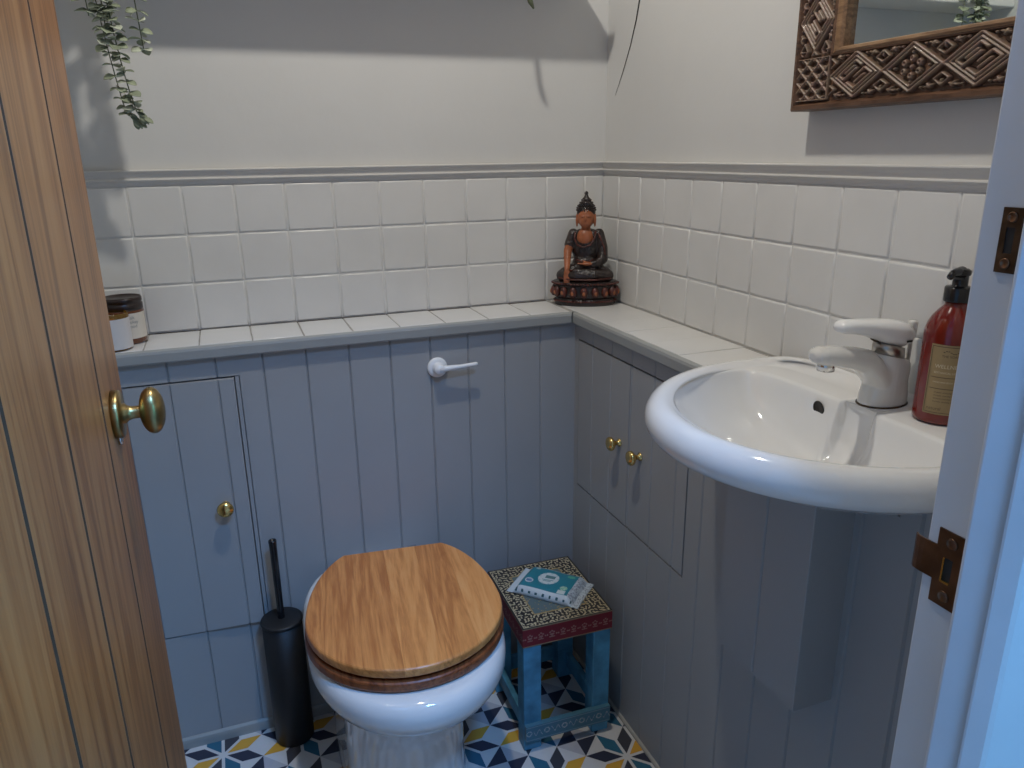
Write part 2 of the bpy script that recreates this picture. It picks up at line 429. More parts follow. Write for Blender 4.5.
struct(boarding('wall_boxing_right', YF, -.147, 0, .8955, gr, [OR, (-1.085, -.815, .835, .8605), (-1.135, -.765, .8605, .872), (-1.165, -.735, .872, .8955)], rr, M['panel']))

bm = BM(); box(bm, -.9012, -.8938, PB, PB+.012, .285, .8505); obj('edge_strip', bm, M['panel'], bpy.data.objects['wall_boxing_back'])
# skirting beads
skp = [(0, 0), (.007, 0), (.007, .016), (.006, .0225), (.003, .0262), (0, .027)]
struct(sweep('baseboard_back', skp, XL, -.150, lambda a, d, z: (a, PB-d, z), M['nosing']))
struct(sweep('baseboard_right', [(0, 0), (.006, 0), (.0055, .0045), (.003, .007), (0, .008)], -.147, YF, lambda a, d, z: (PR-d, a, z), M['bead']))

# brass cupboard knob (local: axis +d out of the board)
def knob(parent, pos, dirv, k=1., name='knob'):
    prof = [(.0085, 0), (.0085, .002), (.0055, .0045), (.0048, .010), (.0060, .0145), (.0105, .0180), (.0142, .0225), (.0150, .0270), (.0132, .0315), (.0085, .0345), (.0030, .0358), (.0001, .036)]
    bm = BM(); lathe(bm, [(r*k, h*.85) for r, h in prof], 24)
    o = obj(name, bm, M['brass2'], parent, smooth=True)
    o.location = pos; o.rotation_euler = Vector(dirv).to_track_quat('Z', 'Y').to_euler()
    return o
# low left cupboard, its door standing a little proud on the right
cup = empty('cupboard', (-1.106, PB, .285))
tag(cup, 'tall grey boarded cupboard door with one brass knob, left of toilet brush', 'cupboard')
cd = boarding('door', 0, .2025, .0035, .5635, [g+1.106 for g in gb], [], lambda a, d, z: (a, -d, z), M['panel'], cup, .016)
cd.rotation_euler = (0, 0, math.radians(-3.4))
knob(cd, (.156, 0, .293), (0, -1, 0), 1.12)
cup2 = empty('cupboard', (PR, -.166, .4905))
tag(cup2, 'grey double cupboard under right ledge with two brass knobs beside basin', 'cupboard')
da = boarding('door', -.2445, -.0035, .0045, .365, [g+.166 for g in gr], [], lambda a, d, z: (-d, a, z), M['panel'], cup2, .016)
db = boarding('door', -.4625, -.2460, .0045, .365, [g+.166 for g in gr], [], lambda a, d, z: (-d, a, z), M['panel'], cup2, .016)
da.location = (-.0008, 0, 0)
knob(da, (0, -.209, .1855), (-1, 0, 0), 1.05); knob(db, (0, -.295, .1855), (-1, 0, 0), 1.05)

# boxed-in pipes under the basin
bm = BM()
pb = [(-.836, PR+.001), (-.836, -.214), (-.9255, -.214), (-.928, -.2105), (-.9305, -.214), (-1.017, -.214), (-1.017, PR+.001)]
loft(bm, [[(x, y, z) for y, x in pb] for z in (.51, .832)])
bx = obj('pipe_boxing', bm, M['panel'], None, bevel=.0012, bseg=1)
tag(bx, 'grey boarded box hiding the pipes beneath the basin', 'pipe boxing')

# ------------------------------------------------------------------ door and frame
bm = BM()
jb = [(JX, JX+.03)]
box(bm, JX, JX+.03, -1.385, YF-.0005, 0, JH+.03)
struct(obj('trim_4', bm, M['jamb'], bevel=.0015))
struct(boxobj('trim_5', HX-.03, HX, -1.385, YF-.0005, 0, JH+.03, M['jamb'], bevel=.0015))
struct(boxobj('trim_6', HX, JX, -1.385, YF-.0005, JH, JH+.03, M['jamb'], bevel=.0015))
bm = BM(); loft(bm, [[(x, y, z) for x, y in ((JX, -1.3625), (JX-.0105, -1.3625), (JX-.0115, -1.3635), (JX-.0115, -1.3655), (JX-.0015, -1.3850), (JX, -1.3855))] for z in (0, JH-.012)]); box(bm, HX, HX+.012, -1.3855, -1.3625, 0, JH); box(bm, HX, JX, -1.3855, -1.3625, JH-.012, JH)
struct(obj('trim_7', bm, M['jamb'], bevel=.002))
def arch(name, x0, x1):
    bm = BM(); s = 1 if x1 > x0 else -1
    p = [(x0, -1.3856), (x0+s*.0004, -1.3872), (x0+s*.008, -1.3970), (x0+s*.012, -1.3985), (x0+s*.05, -1.402), (x1-s*.004, -1.403), (x1, -1.400), (x1, -1.3856)]
    loft(bm, [[(x, y, z) for x, y in p] for z in (0, JH+.06)]); return struct(obj(name, bm, M['jamb']))
arch('trim_8', JX-.006, JX+.064); arch('trim_9', HX+.006, HX-.064)

# the ledged pine door, swung open against the left wall
DX = -1.043
dd = boarding('door_1', YF+.004, -.605, .006, 1.99, [-.767, -.9605, -1.1315], [], lambda a, d, z: (DX+d, a, z), M['pine'], None, .036, .0042, .0062)
struct(dd)
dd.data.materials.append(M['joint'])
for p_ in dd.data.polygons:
    if abs(p_.normal.x) < .95: p_.material_index = 1  # groove faces coloured dark to stand for the shade between boards
dk = bpy.data.objects.new('door_knob', None)
bm = BM(); lathe(bm, [(.0305, 0), (.0305, .0080), (.0285, .0100), (.013, .010), (.0125, .014), (.0098, .016), (.0080, .021), (.0080, .031), (.0095, .0335), (.0105, .0345), (.0090, .036)], 32, axis='x')
kn = obj('door_knob', bm, M['brass'], dd, smooth=True); kn.location = (DX, -.700, .968)
bm = BM()
for i in range(1): pass
rings = []
for t in range(15):
    a = PI*t/14; r = math.sin(a)**.9*1.0; h = -math.cos(a)
    rings.append([(.044+h*.0150, max(r, .001)*.0225*math.cos(q), max(r, .001)*.0305*math.sin(q)) for q in [2*PI*i/32 for i in range(32)]])
loft(bm, rings); kh = obj('handle', bm, M['brass'], kn, smooth=True)
bm = BM(); lathe(bm, [(.0065, 0), (.0065, .004), (.004, .005)], 20, axis='x', ey=1.9); kc = obj('keyhole_cover', bm, M['chrome'], kn, smooth=True); kc.location = (.0, .003, -.029)

# strike plate and bolt keep on the jamb
def screw(bm, y, z, x, r=.0042, mi=1):
    lathe(bm, [(r*1.25, -.0002), (r*1.2, .0004), (r*.95, .0002), (r*.8, -.0004)], 18, (x, y, z), 'x', mi=mi)
sp = empty('strike_plate', (JX, -1.346, .9635)); sp.rotation_euler = (0, 0, 0)
tag(sp, 'bronze latch strike plate with curved lip, low on white door jamb', 'strike plate')
def plate(bm, y0, y1, z0, z1, hy0, hy1, hz0, hz1, x, t):
    """plate in the yz plane with a rectangular hole"""
    Y = [y0, hy0, hy1, y1]; Zs = [z0, hz0, hz1, z1]
    for a in range(3):
        for c in range(3):
            if a == 1 and c == 1: continue
            box(bm, x-t, x, Y[a], Y[a+1], Zs[c], Zs[c+1])
    bmesh.ops.remove_doubles(bm, verts=bm.verts, dist=1e-6)
    # drop interior duplicate walls
    seen = {}
    for fc in list(bm.faces):
        key = frozenset(v.index for v in fc.verts) if False else frozenset(fc.verts)
        seen.setdefault(key, []).append(fc)
    kill = [fc for fs in seen.values() if len(fs) > 1 for fc in fs]
    if kill: bmesh.ops.delete(bm, geom=kill, context='FACES')
bm = BM(); plate(bm, -.0120, .0115, -.0315, .0315, -.0035, .0045, -.0095, .0095, 0, .0014)
obj('plate', bm, M['bronze'], sp)
bm = BM()
lp = [(.0115, -.0007), (.017, -.0009), (.022, -.0012), (.0265, -.0010), (.0300, -.0002), (.0325, .0015)]
loft(bm, [[(x-.0006, y, z) for y, x in lp]+[(x+.0006, y-.0002, z) for y, x in reversed(lp)] for z in (-.0125, -.009, .013, .0165)])
obj('lip', bm, M['bronze'], sp, smooth=False)
bm = BM(); box(bm, -.0010, .0, -.0036, .0046, -.0096, .0096)
obj('latch_hole', bm, M['dark'], sp)
bm = BM(); box(bm, -.0022, -.0012, .0030, .0044, -.0095, .0095); box(bm, -.0022, -.0012, -.0034, .0044, -.0112, -.0095)
obj('hole_edge', bm, M['brass2'], sp)
for zz in (.0225, -.0225):
    bm = BM(); lathe(bm, [(.0047, 0), (.0046, -.0011), (.0038, -.0008), (.0030, -.0003), (.0001, -.0003)], 20, (-.0014, -.0005, zz), 'x'); obj('screw', bm, M['bronze'], sp, smooth=True)
kp = empty('bolt_keep', (JX, -1.3482, 1.2132))
tag(kp, 'small dark bronze bolt keep with slot, high on white door jamb', 'strike plate')
bm = BM(); plate(bm, -.0072, .0072, -.0215, .0215, -.003, .003, -.0085, .0085, 0, .0014); obj('plate', bm, M['bronzed_dark'], kp)
bm = BM(); box(bm, -.0008, 0, -.0031, .0031, -.0086, .0086); obj('slot', bm, M['dark'], kp)
for zz in (.0152, -.0152):
    bm = BM(); lathe(bm, [(.0036, 0), (.0035, -.0009), (.0026, -.0007), (.0020, -.0003), (.0001, -.0003)], 18, (-.0014, 0, zz), 'x'); obj('screw', bm, M['bronze'], kp, smooth=True)

# ------------------------------------------------------------------ toilet
TX = -.645
to = empty('toilet', (TX, PB+.0005, 0)); tag(to, 'white ceramic back to wall toilet with closed oak lid', 'toilet')
def outl(hw, yf, yb, ym, n=72, mb=4., nf=2.05):
    pts = []
    for i in range(n):
        a = 2*PI*i/n; c, s = math.cos(a), math.sin(a)      # c>0: front
        e = nf if c >= 0 else mb
        k = (abs(c)**e+abs(s)**e)**(-1/e)
        x = hw*s*k; y = ym+(yf-ym)*c*k if c >= 0 else ym+(yb-ym)*(-c*k)
        pts.append((x, y))
    return pts
Y0 = -PB
bm = BM()
spec = [(0, .126, -.572, -.0), (.02, .124, -.568, 0), (.10, .121, -.562, 0), (.19, .121, -.564, 0), (.240, .123, -.572, 0), (.260, .129, -.588, 0), (.280, .143, -.617, 0), (.300, .162, -.646, 0), (.319, .1775, -.667, 0), (.338, .187, -.680, 0),
        (.352, .1905, -.6865, 0), (.370, .190, -.686, 0), (.382, .186, -.6815, 0), (.389, .1785, -.674, 0), (.3920, .168, -.663, 0), (.3925, .155, -.65, -.01)]
loft(bm, [[(x-.014*max(0, min(1, (.285-z)/.05)), y+Y0, z) for x, y in outl(hw-.002, yf+.007, -.1485+yo, -.44, 72, 3.4 if z > .2 else 7)] for z, hw, yf, yo in spec])
obj('pan', bm, M['ceramic'], to, smooth=True)
def lidline(k=0., n=14):
    right = []
    p = [(.187, -.452), (.187, -.345), (.152, -.258), (.108, -.219)]
    for i in range(n+1):
        t = i/n; right.append(tuple(sum(c*q[j] for c, q in zip(((1-t)**3, 3*t*(1-t)**2, 3*t*t*(1-t), t**3), p)) for j in (0, 1)))
    front = [(.187*math.cos(a), -.452-.186*math.sin(a)) for a in [PI*i/30 for i in range(1, 30)]]
    pts = [(-x, y) for x, y in reversed(right)]          # back-left ... left
    pts = [(-x, y) for x, y in reversed(right)] + list(reversed(front)) + right
    cx, cy = 0, -.43; out = []
    for x, y in pts:
        d = math.hypot(x-cx, y-cy); out.append((cx+(x-cx)*(d+k)/d, cy+(y-cy)*(d+k)/d))
    return out
def slab(name, z0, z1, k, mat, rad, parent):
    bm = BM(); rg = []
    for i in range(4): a = PI/2*i/3; rg.append((k-rad*(1-math.sin(a)), z0+rad*(1-math.cos(a))))
    for i in range(4): a = PI/2*i/3; rg.append((k-rad*(1-math.cos(a)), z1-rad*(1-math.sin(a))))
    loft(bm, [[(x, y+Y0, z) for x, y in lidline(kk)] for kk, z in rg]); return obj(name, bm, mat, parent, smooth=False, bevel=0)
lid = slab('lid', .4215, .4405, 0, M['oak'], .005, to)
seat = slab('seat', .3945, .4155, .003, M['oak_shaded'], .006, to)
for q_ in (lid, seat): q_.matrix_local = Matrix.Translation((.002, -.430+Y0, 0)) @ Matrix.Rotation(math.radians(-6.5), 4, 'Z') @ Matrix.Translation((0, .43-Y0, 0))
for s in (-1, 1):
    bm = BM(); lathe(bm, [(.009, 0), (.009, .022), (.006, .024)], 16, (s*.075, -.195+Y0, .391)); box(bm, s*.075-.010, s*.075+.010, -.222+Y0, -.186+Y0, .414, .4205)
    obj('hinge', bm, M['chrome'], to, bevel=.001)

# flush lever on the back boxing
fl = empty('flush_lever', (-.482, PB, .823)); tag(fl, 'white flush lever on round escutcheon above the toilet', 'flush lever')
bm = BM(); lathe(bm, [(.0225, 0), (.0228, -.004), (.0222, -.006), (.0195, -.0085), (.0150, -.0090), (.0125, -.0092), (.0120, -.024), (.0105, -.028), (.0001, -.029)], 36, (0, 0, 0), 'y'); obj('escutcheon', bm, M['levergrey'], fl, smooth=True)
bm = BM(); tube(bm, [(0, -.021, .0), (.02, -.024, .001), (.045, -.026, .0025), (.07, -.0265, .004), (.083, -.0265, .0048), (.0865, -.0265, .005)], [.0085, .0065, .0048, .0044, .0048, .0025], 14); obj('lever', bm, M['levergrey'], fl, smooth=True)

# ------------------------------------------------------------------ toilet brush
tb = empty('toilet_brush', (-.868, -.1965, 0)); tag(tb, 'slim black toilet brush in round holder between cupboard and toilet', 'toilet brush')
bm = BM(); lathe(bm, [(.040, 0.0004), (.0425, .003), (.0425, .3035), (.0405, .304), (.0405, .285), (.0001, .285)], 48); obj('holder', bm, M['black_plastic'], tb, smooth=True, bevel=0)
bm = BM(); lathe(bm, [(.0435, .3030), (.0445, .3045), (.0445, .309), (.0425, .3105), (.030, .3115), (.012, .313), (.0001, .313)], 48); obj('cover', bm, M['black_plastic'], tb, smooth=True)
bm = BM(); lathe(bm, [(.0078, .306), (.0072, .32), (.0078, .485), (.0085, .498), (.0080, .500), (.0055, .4995), (.0050, .497), (.0001, .497)], 20); obj('handle', bm, M['gloss_black'], tb, smooth=True)

# ------------------------------------------------------------------ painted stool
st = empty('stool', (-.291, -.320, 0), math.radians(-1.5)); tag(st, 'small painted stool with blue legs and floral maroon top beside toilet', 'stool')
SW, SD, SZ0, SZ1 = .209, .246, .270, .316
CRM, BLK, MAR, DGR, GLD = (.58, .49, .31), (.018, .014, .014), (.20, .012, .022), (.12, .17, .175), (.42, .29, .11)
RR = random.Random(3)
def hash2(i, j): return ((math.sin(i*127.1+j*311.7)*43758.5453) % 1.0)
def floral(u, v):
    """white-on-black leaf scroll"""
    s = .0085; i, j = math.floor(u/s), math.floor(v/s); best = 9
    for a in (-1, 0, 1):
        for c in (-1, 0, 1):
            h1, h2, h3 = hash2(i+a, j+c), hash2(j+c+17, i+a+5), hash2(i+a+31, j+c+77)
            px, py = (i+a+.2+.6*h1)*s, (j+c+.2+.6*h2)*s; an = h3*PI
            du, dv = u-px, v-py; x = du*math.cos(an)+dv*math.sin(an); y = -du*math.sin(an)+dv*math.cos(an)
            best = min(best, math.hypot(x/.0042, y/.0019))
    return best < 1
def topcol(c, n):
    u, v = c.x, c.y; eu, ev = SW/2-abs(u), SD/2-abs(v); e = min(eu, ev)
    if n.z > .5:
        if e < .0035: return BLK
        if e < .0050: return CRM
        if e > .045: return DGR if (hash2(int(u*400), int(v*400)) < .93) else GLD
        if e > .042: return GLD
        return CRM if floral(u, v) else BLK
    # sides: row of flower sprigs on maroon
    w = u if abs(n.y) > .5 else v; z = c.z-SZ0; h = SZ1-SZ0
    if z > h-.003 or z < .0028: return (.32, .22, .13)
    p = .0252; t = (w % p)-p/2; q = z-h*.50
    pet = min(math.hypot(t-.0045*math.cos(a), q-.0008-.0045*math.sin(a)) for a in [PI/2+2*PI*k/5 for k in range(5)])
    if pet < .0021 or (abs(t) < .0010 and -.009 < q < 0) or math.hypot(abs(t)-.0105, q+.003) < .0019 or (abs(q+.0085) < .0011 and abs(t) < .006): return (.36, .17, .14)
    return MAR
def gridbox(name, sx, sy, z0, z1, res, colf, mat, parent, bev=0):
    bm = BM()
    def face(o, du, dv, nu, nv):
        o, du, dv = Vector(o), Vector(du), Vector(dv)
        g = [[bm.verts.new(o+du*(i/nu)+dv*(j/nv)) for j in range(nv+1)] for i in range(nu+1)]
        for i in range(nu):
            for j in range(nv): bm.faces.new((g[i][j], g[i+1][j], g[i+1][j+1], g[i][j+1]))
    nx, ny, nz = max(1, int(sx/res)), max(1, int(sy/res)), max(1, int((z1-z0)/res))
    x, y, H = sx/2, sy/2, z1-z0
    face((-x, -y, z1), (sx, 0, 0), (0, sy, 0), nx, ny)
    face((-x, -y, z0), (sx, 0, 0), (0, 0, H), nx, nz); face((x, y, z0), (-sx, 0, 0), (0, 0, H), nx, nz)
    face((-x, y, z0), (0, -sy, 0), (0, 0, H), ny, nz); face((x, -y, z0), (0, sy, 0), (0, 0, H), ny, nz)
    face((-x, y, z0), (sx, 0, 0), (0, -sy, 0), 2, 2)
    bmesh.ops.remove_doubles(bm, verts=bm.verts, dist=1e-6)
    bmesh.ops.recalc_face_normals(bm, faces=bm.faces)
    me = bpy.data.meshes.new(name); bm.to_mesh(me); bm.free(); setcol(me, colf)
    return link(name, me, mat, parent)
gridbox('seat', SW, SD, SZ0, SZ1, .0013, topcol, M['vcol'], st)
lw = .041
for sx in (-1, 1):
    for sy in (-1, 1):
        bm = BM(); x, y = sx*(SW/2-lw/2-.002), sy*(SD/2-lw/2-.002); box(bm, x-lw/2, x+lw/2, y-lw/2, y+lw/2, .0005, SZ0); obj('leg', bm, M['stoolblue'], st, bevel=.0025)
def railcol(c, n):
    base = (.075, .20, .27)
    if n.y > -.5: return base
    z = c.z-.052
    if abs(abs(z)-.0165) < .0012: return (.20, .33, .38)
    t = (c.x % .021)-.0105; k = math.floor(c.x/.021) % 2
    d = abs(math.hypot(t, z-.001)-.0058) if k else abs(z-.006*math.sin(c.x*420))
    if d < .0015 and hash2(int(c.x*900), int(c.z*900)) > .25: return (.42, .47, .48)
    return base
rl = gridbox('rail', SW-.006, .012, .032, .072, .0011, railcol, M['vcol'], st); rl.location = (0, -(SD/2-.002)-.0045, 0)
for nm, (x0, x1, y0, y1) in dict(b=(-SW/2+.003, SW/2-.003, SD/2-.014, SD/2-.002), l=(-SW/2+.008, -SW/2+.022, -SD/2+.043, SD/2-.043), r=(SW/2-.022, SW/2-.008, -SD/2+.043, SD/2-.043)).items():
    bm = BM(); box(bm, x0, x1, y0, y1, .034, .072); obj('rail', bm, M['stoolblue'], st, bevel=.002)

# pack of wipes lying on the stool
wc = Vector((-.281, -.316, SZ1+.0004))
wp = empty('wipes_pack', wc, math.atan2(-.124-.0, .118)); tag(wp, 'teal and white pack of wet wipes lying on the painted stool', 'wipes')
WL, WW, WT = .172, .108, .021
bm = BM(); nu, nv = 150, 92
def wh(u, v):
    e = min(1, max(0, (WL/2-abs(u)-.014)/.018)); s = math.sqrt(max(0, 1-(abs(v)/(WW/2))**6))
    return .0012+WT*(1-(1-e)**2)*s*(1+.05*math.sin(u*70)*math.cos(v*55))*.96
G = []
for lay in (1, 0):
    g = []
    for i in range(nu+1):
        row = []
        for j in range(nv+1):
            u, v = -WL/2+WL*i/nu, -WW/2+WW*j/nv; z = wh(u, v)
            uu = u
            if i in (0, nu): uu = u+(-.0012 if j % 2 else .0012)*(1 if i else -1)
            row.append(bm.verts.new((uu, v*(1 if lay else .97), z+.001*math.sin(u*190)*max(0, (abs(u)-.066)/.02) if lay else .0004+(.0006 if abs(u) > .07 else 0))))
        g.append(row)
    for i in range(nu):
        for j in range(nv):
            q = (g[i][j], g[i+1][j], g[i+1][j+1], g[i][j+1]); bm.faces.new(q if lay else tuple(reversed(q)))
    G.append(g)
for i in range(nu):
    bm.faces.new((G[0][i+1][0], G[0][i][0], G[1][i][0], G[1][i+1][0])); bm.faces.new((G[0][i][nv], G[0][i+1][nv], G[1][i+1][nv], G[1][i][nv]))
for j in range(nv):
    bm.faces.new((G[0][0][j], G[0][0][j+1], G[1][0][j+1], G[1][0][j])); bm.faces.new((G[0][nu][j+1], G[0][nu][j], G[1][nu][j], G[1][nu][j+1]))
TEA, WHT, DTE = (.022, .215, .27), (.60, .66, .68), (.03, .10, .12)
def wcol(c, n):
    u, v = c.x, c.y
    if c.z < .004 and n.z < .2 and abs(u) < .07:
        return WHT
    if abs(v) > WW/2-.012 and abs(u) < .073:
        if v < 0 and abs(c.z-.010) < .0035 and (u*60 % 1) < .32: return DTE
        return WHT
    if u < -.062: return WHT
    if u > .056:
        return (.33, .36, .40) if hash2(int(u*520), int(v*520)) > .62 else WHT
    r = math.hypot(u+.006, (v-.004))
    if r < .0245:
        if abs(u+.004) < .012 and abs(v-.011) < .0058: return (.10, .22, .22)
        if r > .020 and math.sin(math.atan2(v-.004, u+.006)*9) > .5: return (.45, .60, .58)
        if abs(v+.002) < .0013 and abs(u+.006) < .014: return (.05, .25, .28)
        if abs(v+.007) < .0011 and abs(u+.006) < .010: return (.05, .25, .28)
        return (.66, .70, .68)
    r2 = math.hypot(u+.045, v+.019)
    if r2 < .0095: return (.62, .66, .68) if r2 > .0070 else ((.09, .20, .36) if abs(v+.019) < .003 else (.36, .44, .54))
    r3 = math.hypot(u-.041, v+.021)
    if r3 < .0085: return (.20, .52, .36) if hash2(int(u*700), int(v*700)) > .4 else (.62, .66, .52)
    if abs(u-.040) < .009 and -.041 < v < -.029: return (.60, .66, .62)
    if math.hypot((u-.040)/1.6, v-.030) < .006: return (.10, .42, .30)
    if math.hypot((u+.045)/1.5, v-.036) < .004: return (.45, .60, .60)
    return TEA
bmesh.ops.recalc_face_normals(bm, faces=bm.faces)
me = bpy.data.meshes.new('wrapper'); bm.to_mesh(me); bm.free(); setcol(me, wcol)
link('wrapper', me, M['vfoil'], wp, smooth=True)

# ------------------------------------------------------------------ basin
BY, BZ = -.950, .943
ba = empty('basin', (0, BY, BZ-.06)); tag(ba, 'white ceramic wash basin with rounded rim on the right wall', 'basin')
TAPY = -.956
def bout(hw, uf, ub, um, n=480, nf=2.05, mb=5.):
    raw = []
    for i in range(720):
        a = 2*PI*i/720; c, s = math.cos(a), math.sin(a); e = nf if c >= 0 else mb
        k = (abs(c)**e+abs(s)**e)**(-1/e)
        raw.append((um+(uf-um)*c*k if c >= 0 else um+(um-ub)*c*k, hw*s*k))
    L = [0]
    for p, q in zip(raw, raw[1:]+raw[:1]): L.append(L[-1]+math.hypot(q[0]-p[0], q[1]-p[1]))
    out = []; k = 0
    for i in range(n):
        d = L[-1]*i/n
        while L[k+1] < d: k += 1
        w = (d-L[k])/(L[k+1]-L[k]); p, q = raw[k], raw[(k+1) % 720]; out.append((p[0]+(q[0]-p[0])*w, p[1]+(q[1]-p[1])*w))
    return out
def bring(z, hw, uf, ub, um, mb=5., notch=0.):
    pts = []
    for u, v in bout(hw, uf, ub, um, mb=mb):
        y = BY+v
        if notch and u < um:
            d = abs(y-(TAPY-.002))
            if d < .030: u -= notch*min(1, (.030-d)/.0022)**.8*(1-.35*(d/.03)**2)
        pts.append((-u, y-BY, z-(BZ-.06)))
    return pts
UB = .003
bm = BM()
loft(bm, [bring(BZ-.118, .10, .235, UB, .10), bring(BZ-.098, .142, .268, UB, .105), bring(BZ-.082, .180, .305, UB, .11), bring(BZ-.068, .206, .335, UB, .115), bring(BZ-.057, .223, .358, UB, .118),
          bring(BZ-.0505, .231, .373, UB, .12), bring(BZ-.0495, .235, .377, UB, .12), bring(BZ-.045, .2425, .3860, UB, .12), bring(BZ-.037, .2470, .3915, UB, .12), bring(BZ-.027, .2490, .3940, UB, .12), bring(BZ-.016, .2470, .3920, UB, .12),
          bring(BZ-.007, .2420, .3865, UB, .12), bring(BZ-.002, .2360, .3800, UB, .12), bring(BZ, .229, .372, UB+.001, .12), bring(BZ-.001, .222, .364, UB+.004, .12), bring(BZ-.0045, .2165, .3575, UB+.008, .12), bring(BZ-.0070, .2130, .353, .013, .125, 9),
          bring(BZ-.0082, .2095, .349, .060, .145, 6.), bring(BZ-.0088, .2080, .347, .098, .17, 5.5, .002), bring(BZ-.0100, .2065, .3455, .1025, .17, 5.2, .010), bring(BZ-.0135, .2050, .344, .1050, .17, 5., .0165), bring(BZ-.022, .2010, .340, .1065, .17, 4.6, .018), bring(BZ-.040, .191, .329, .110, .17, 4.2, .018), bring(BZ-.064, .170, .304, .116, .17, 3.6, .017),
          bring(BZ-.084, .138, .272, .126, .175, 3., .013), bring(BZ-.098, .100, .240, .140, .18, 2.5, .004), bring(BZ-.105, .060, .218, .158, .188, 2.), bring(BZ-.107, .022, .205, .174, .19, 2.)], True, True)
obj('bowl', bm, M['ceramic'], ba, smooth=True)
bm = BM(); lathe(bm, [(.0105, 0), (.0105, -.0012), (.0085, -.0016), (.0085, -.0014), (.0001, -.0012)], 28, axis='x', ey=1.12); ov = obj('overflow_hole', bm, M['dark'], ba, smooth=True)
ov.location = (-.1085, -.893-BY, -.031+.06); ov.rotation_euler = (0, math.radians(-6), 0)
bm = BM(); lathe(bm, [(.02, 0), (.0195, .002), (.012, .0025), (.0115, .001), (.0001, .001)], 28); dr = obj('drain', bm, M['chrome'], ba, smooth=True); dr.location = (-.190, 0, -.107+.06)

# mixer tap
tz = BZ-.0083
tp = empty('tap', (-.056, TAPY, tz)); tag(tp, 'white single lever mixer tap standing on the basin', 'tap')
bm = BM()
def ering(c, ax, az, n=28, tilt=0, e=2.3):
    """ring in a plane perpendicular to the spout direction: centre, half width (y), half height"""
    pts = []
    for i in range(n):
        a = 2*PI*i/n; cc, s = math.cos(a), math.sin(a); k = (abs(cc)**e+abs(s)**e)**(-1/e)
        dy, dh = ax*cc*k, az*s*k
        pts.append((c[0]+dh*math.sin(tilt), c[1]+dy, c[2]+dh*math.cos(tilt)))
    return pts
# upright body, leaning towards the bowl
def hring(x, z, rx, ry, tilt=0, n=28): 
    return [(x+rx*math.cos(a), ry*math.sin(a), z+rx*math.cos(a)*tilt) for a in [2*PI*i/n for i in range(n)]]
loft(bm, [hring(-.003, .0005, .0360, .0265), hring(-.003, .003, .0365, .027), hring(-.002, .016, .0345, .0268), hring(-.001, .032, .0310, .0255), hring(.001, .046, .0300, .0250, -.06), hring(.001, .057, .0290, .0246, -.14), hring(0, .0635, .0265, .0232, -.20), hring(0, .0645, .018, .017, -.28)])
# spout
sp_ = [((-.002, 0, .034), .0225, .030, 0), ((-.020, 0, .036), .0225, .0290, .12), ((-.036, 0, .0520), .0225, .0235, .12), ((-.055, 0, .0630), .0210, .0165, .14), ((-.080, 0, .0690), .0205, .0138, .10), ((-.102, 0, .0725), .0200, .0128, .06), ((-.120, 0, .0745), .0180, .0115, .03), ((-.129, 0, .0750), .0135, .0085, 0), ((-.133, 0, .0752), .006, .004, 0)]
loft(bm, [ering(c, a, b_, tilt=-t) for c, a, b_, t in sp_])
tbody = obj('body', bm, M['tapwhite'], tp); remesh(tbody, .0016)
bm = BM(); lathe(bm, [(.0376, -.0006), (.0376, .0008), (.0366, .0016)], 40, (-.003, 0, 0), ey=.76); obj('base_seal', bm, M['bronzed_dark'], tp, smooth=True)
bm = BM(); lathe(bm, [(.0115, 0), (.0115, .012), (.0095, .012)], 24, (-.109, 0, .0550)); obj('aerator', bm, M['chrome'], tp, smooth=True)
bm = BM(); loft(bm, [hring(-.003, .063, .0215, .0205, -.28), hring(-.0035, .072, .0215, .0205, -.26), hring(-.0035, .0785, .0205, .0195, -.24)]); obj('collar', bm, M['collar'], tp, smooth=True)
bm = BM()
lv = [((.026, 0, .0885), .006, .005, .1), ((.0225, 0, .0890), .0165, .0125, .14), ((.010, 0, .0910), .0215, .0165, .16), ((-.006, 0, .0945), .0225, .0165, .18), ((-.024, 0, .0990), .0215, .0140, .18), ((-.045, 0, .1035), .0185, .0108, .15), ((-.068, 0, .1070), .0165, .0092, .08), ((-.086, 0, .1085), .0150, .0085, .03), ((-.094, 0, .1087), .0115, .0062, 0), ((-.098, 0, .1087), .004, .002, 0)]
loft(bm, [ering(c, a, b_, tilt=t) for c, a, b_, t in lv]); obj('lever', bm, M['levergrey'], tp, smooth=True)
bm = BM(); box(bm, .0035, .0125, -.0226, -.0215, .0845, .0870); obj('lever_slot', bm, M['dark'], tp)
bm = BM(); tube(bm, [(-.022, -.0, .0885), (-.030, 0, .0885), (-.036, 0, .0905)], [.006, .0045, .003], 10); obj('lever_stop', bm, M['bronzed_dark'], tp, smooth=True)
bm = BM(); lathe(bm, [(.0030, -.004), (.0030, .082), (.0055, .084), (.0062, .088), (.0065, .104), (.0058, .1065), (.0001, .107)], 20, (.0345, .0, 0)); obj('plug_rod', bm, M['tapwhite'], tp, smooth=True)

for c_ in children(tp): c_.scale = (1.0, 1., 1.06)

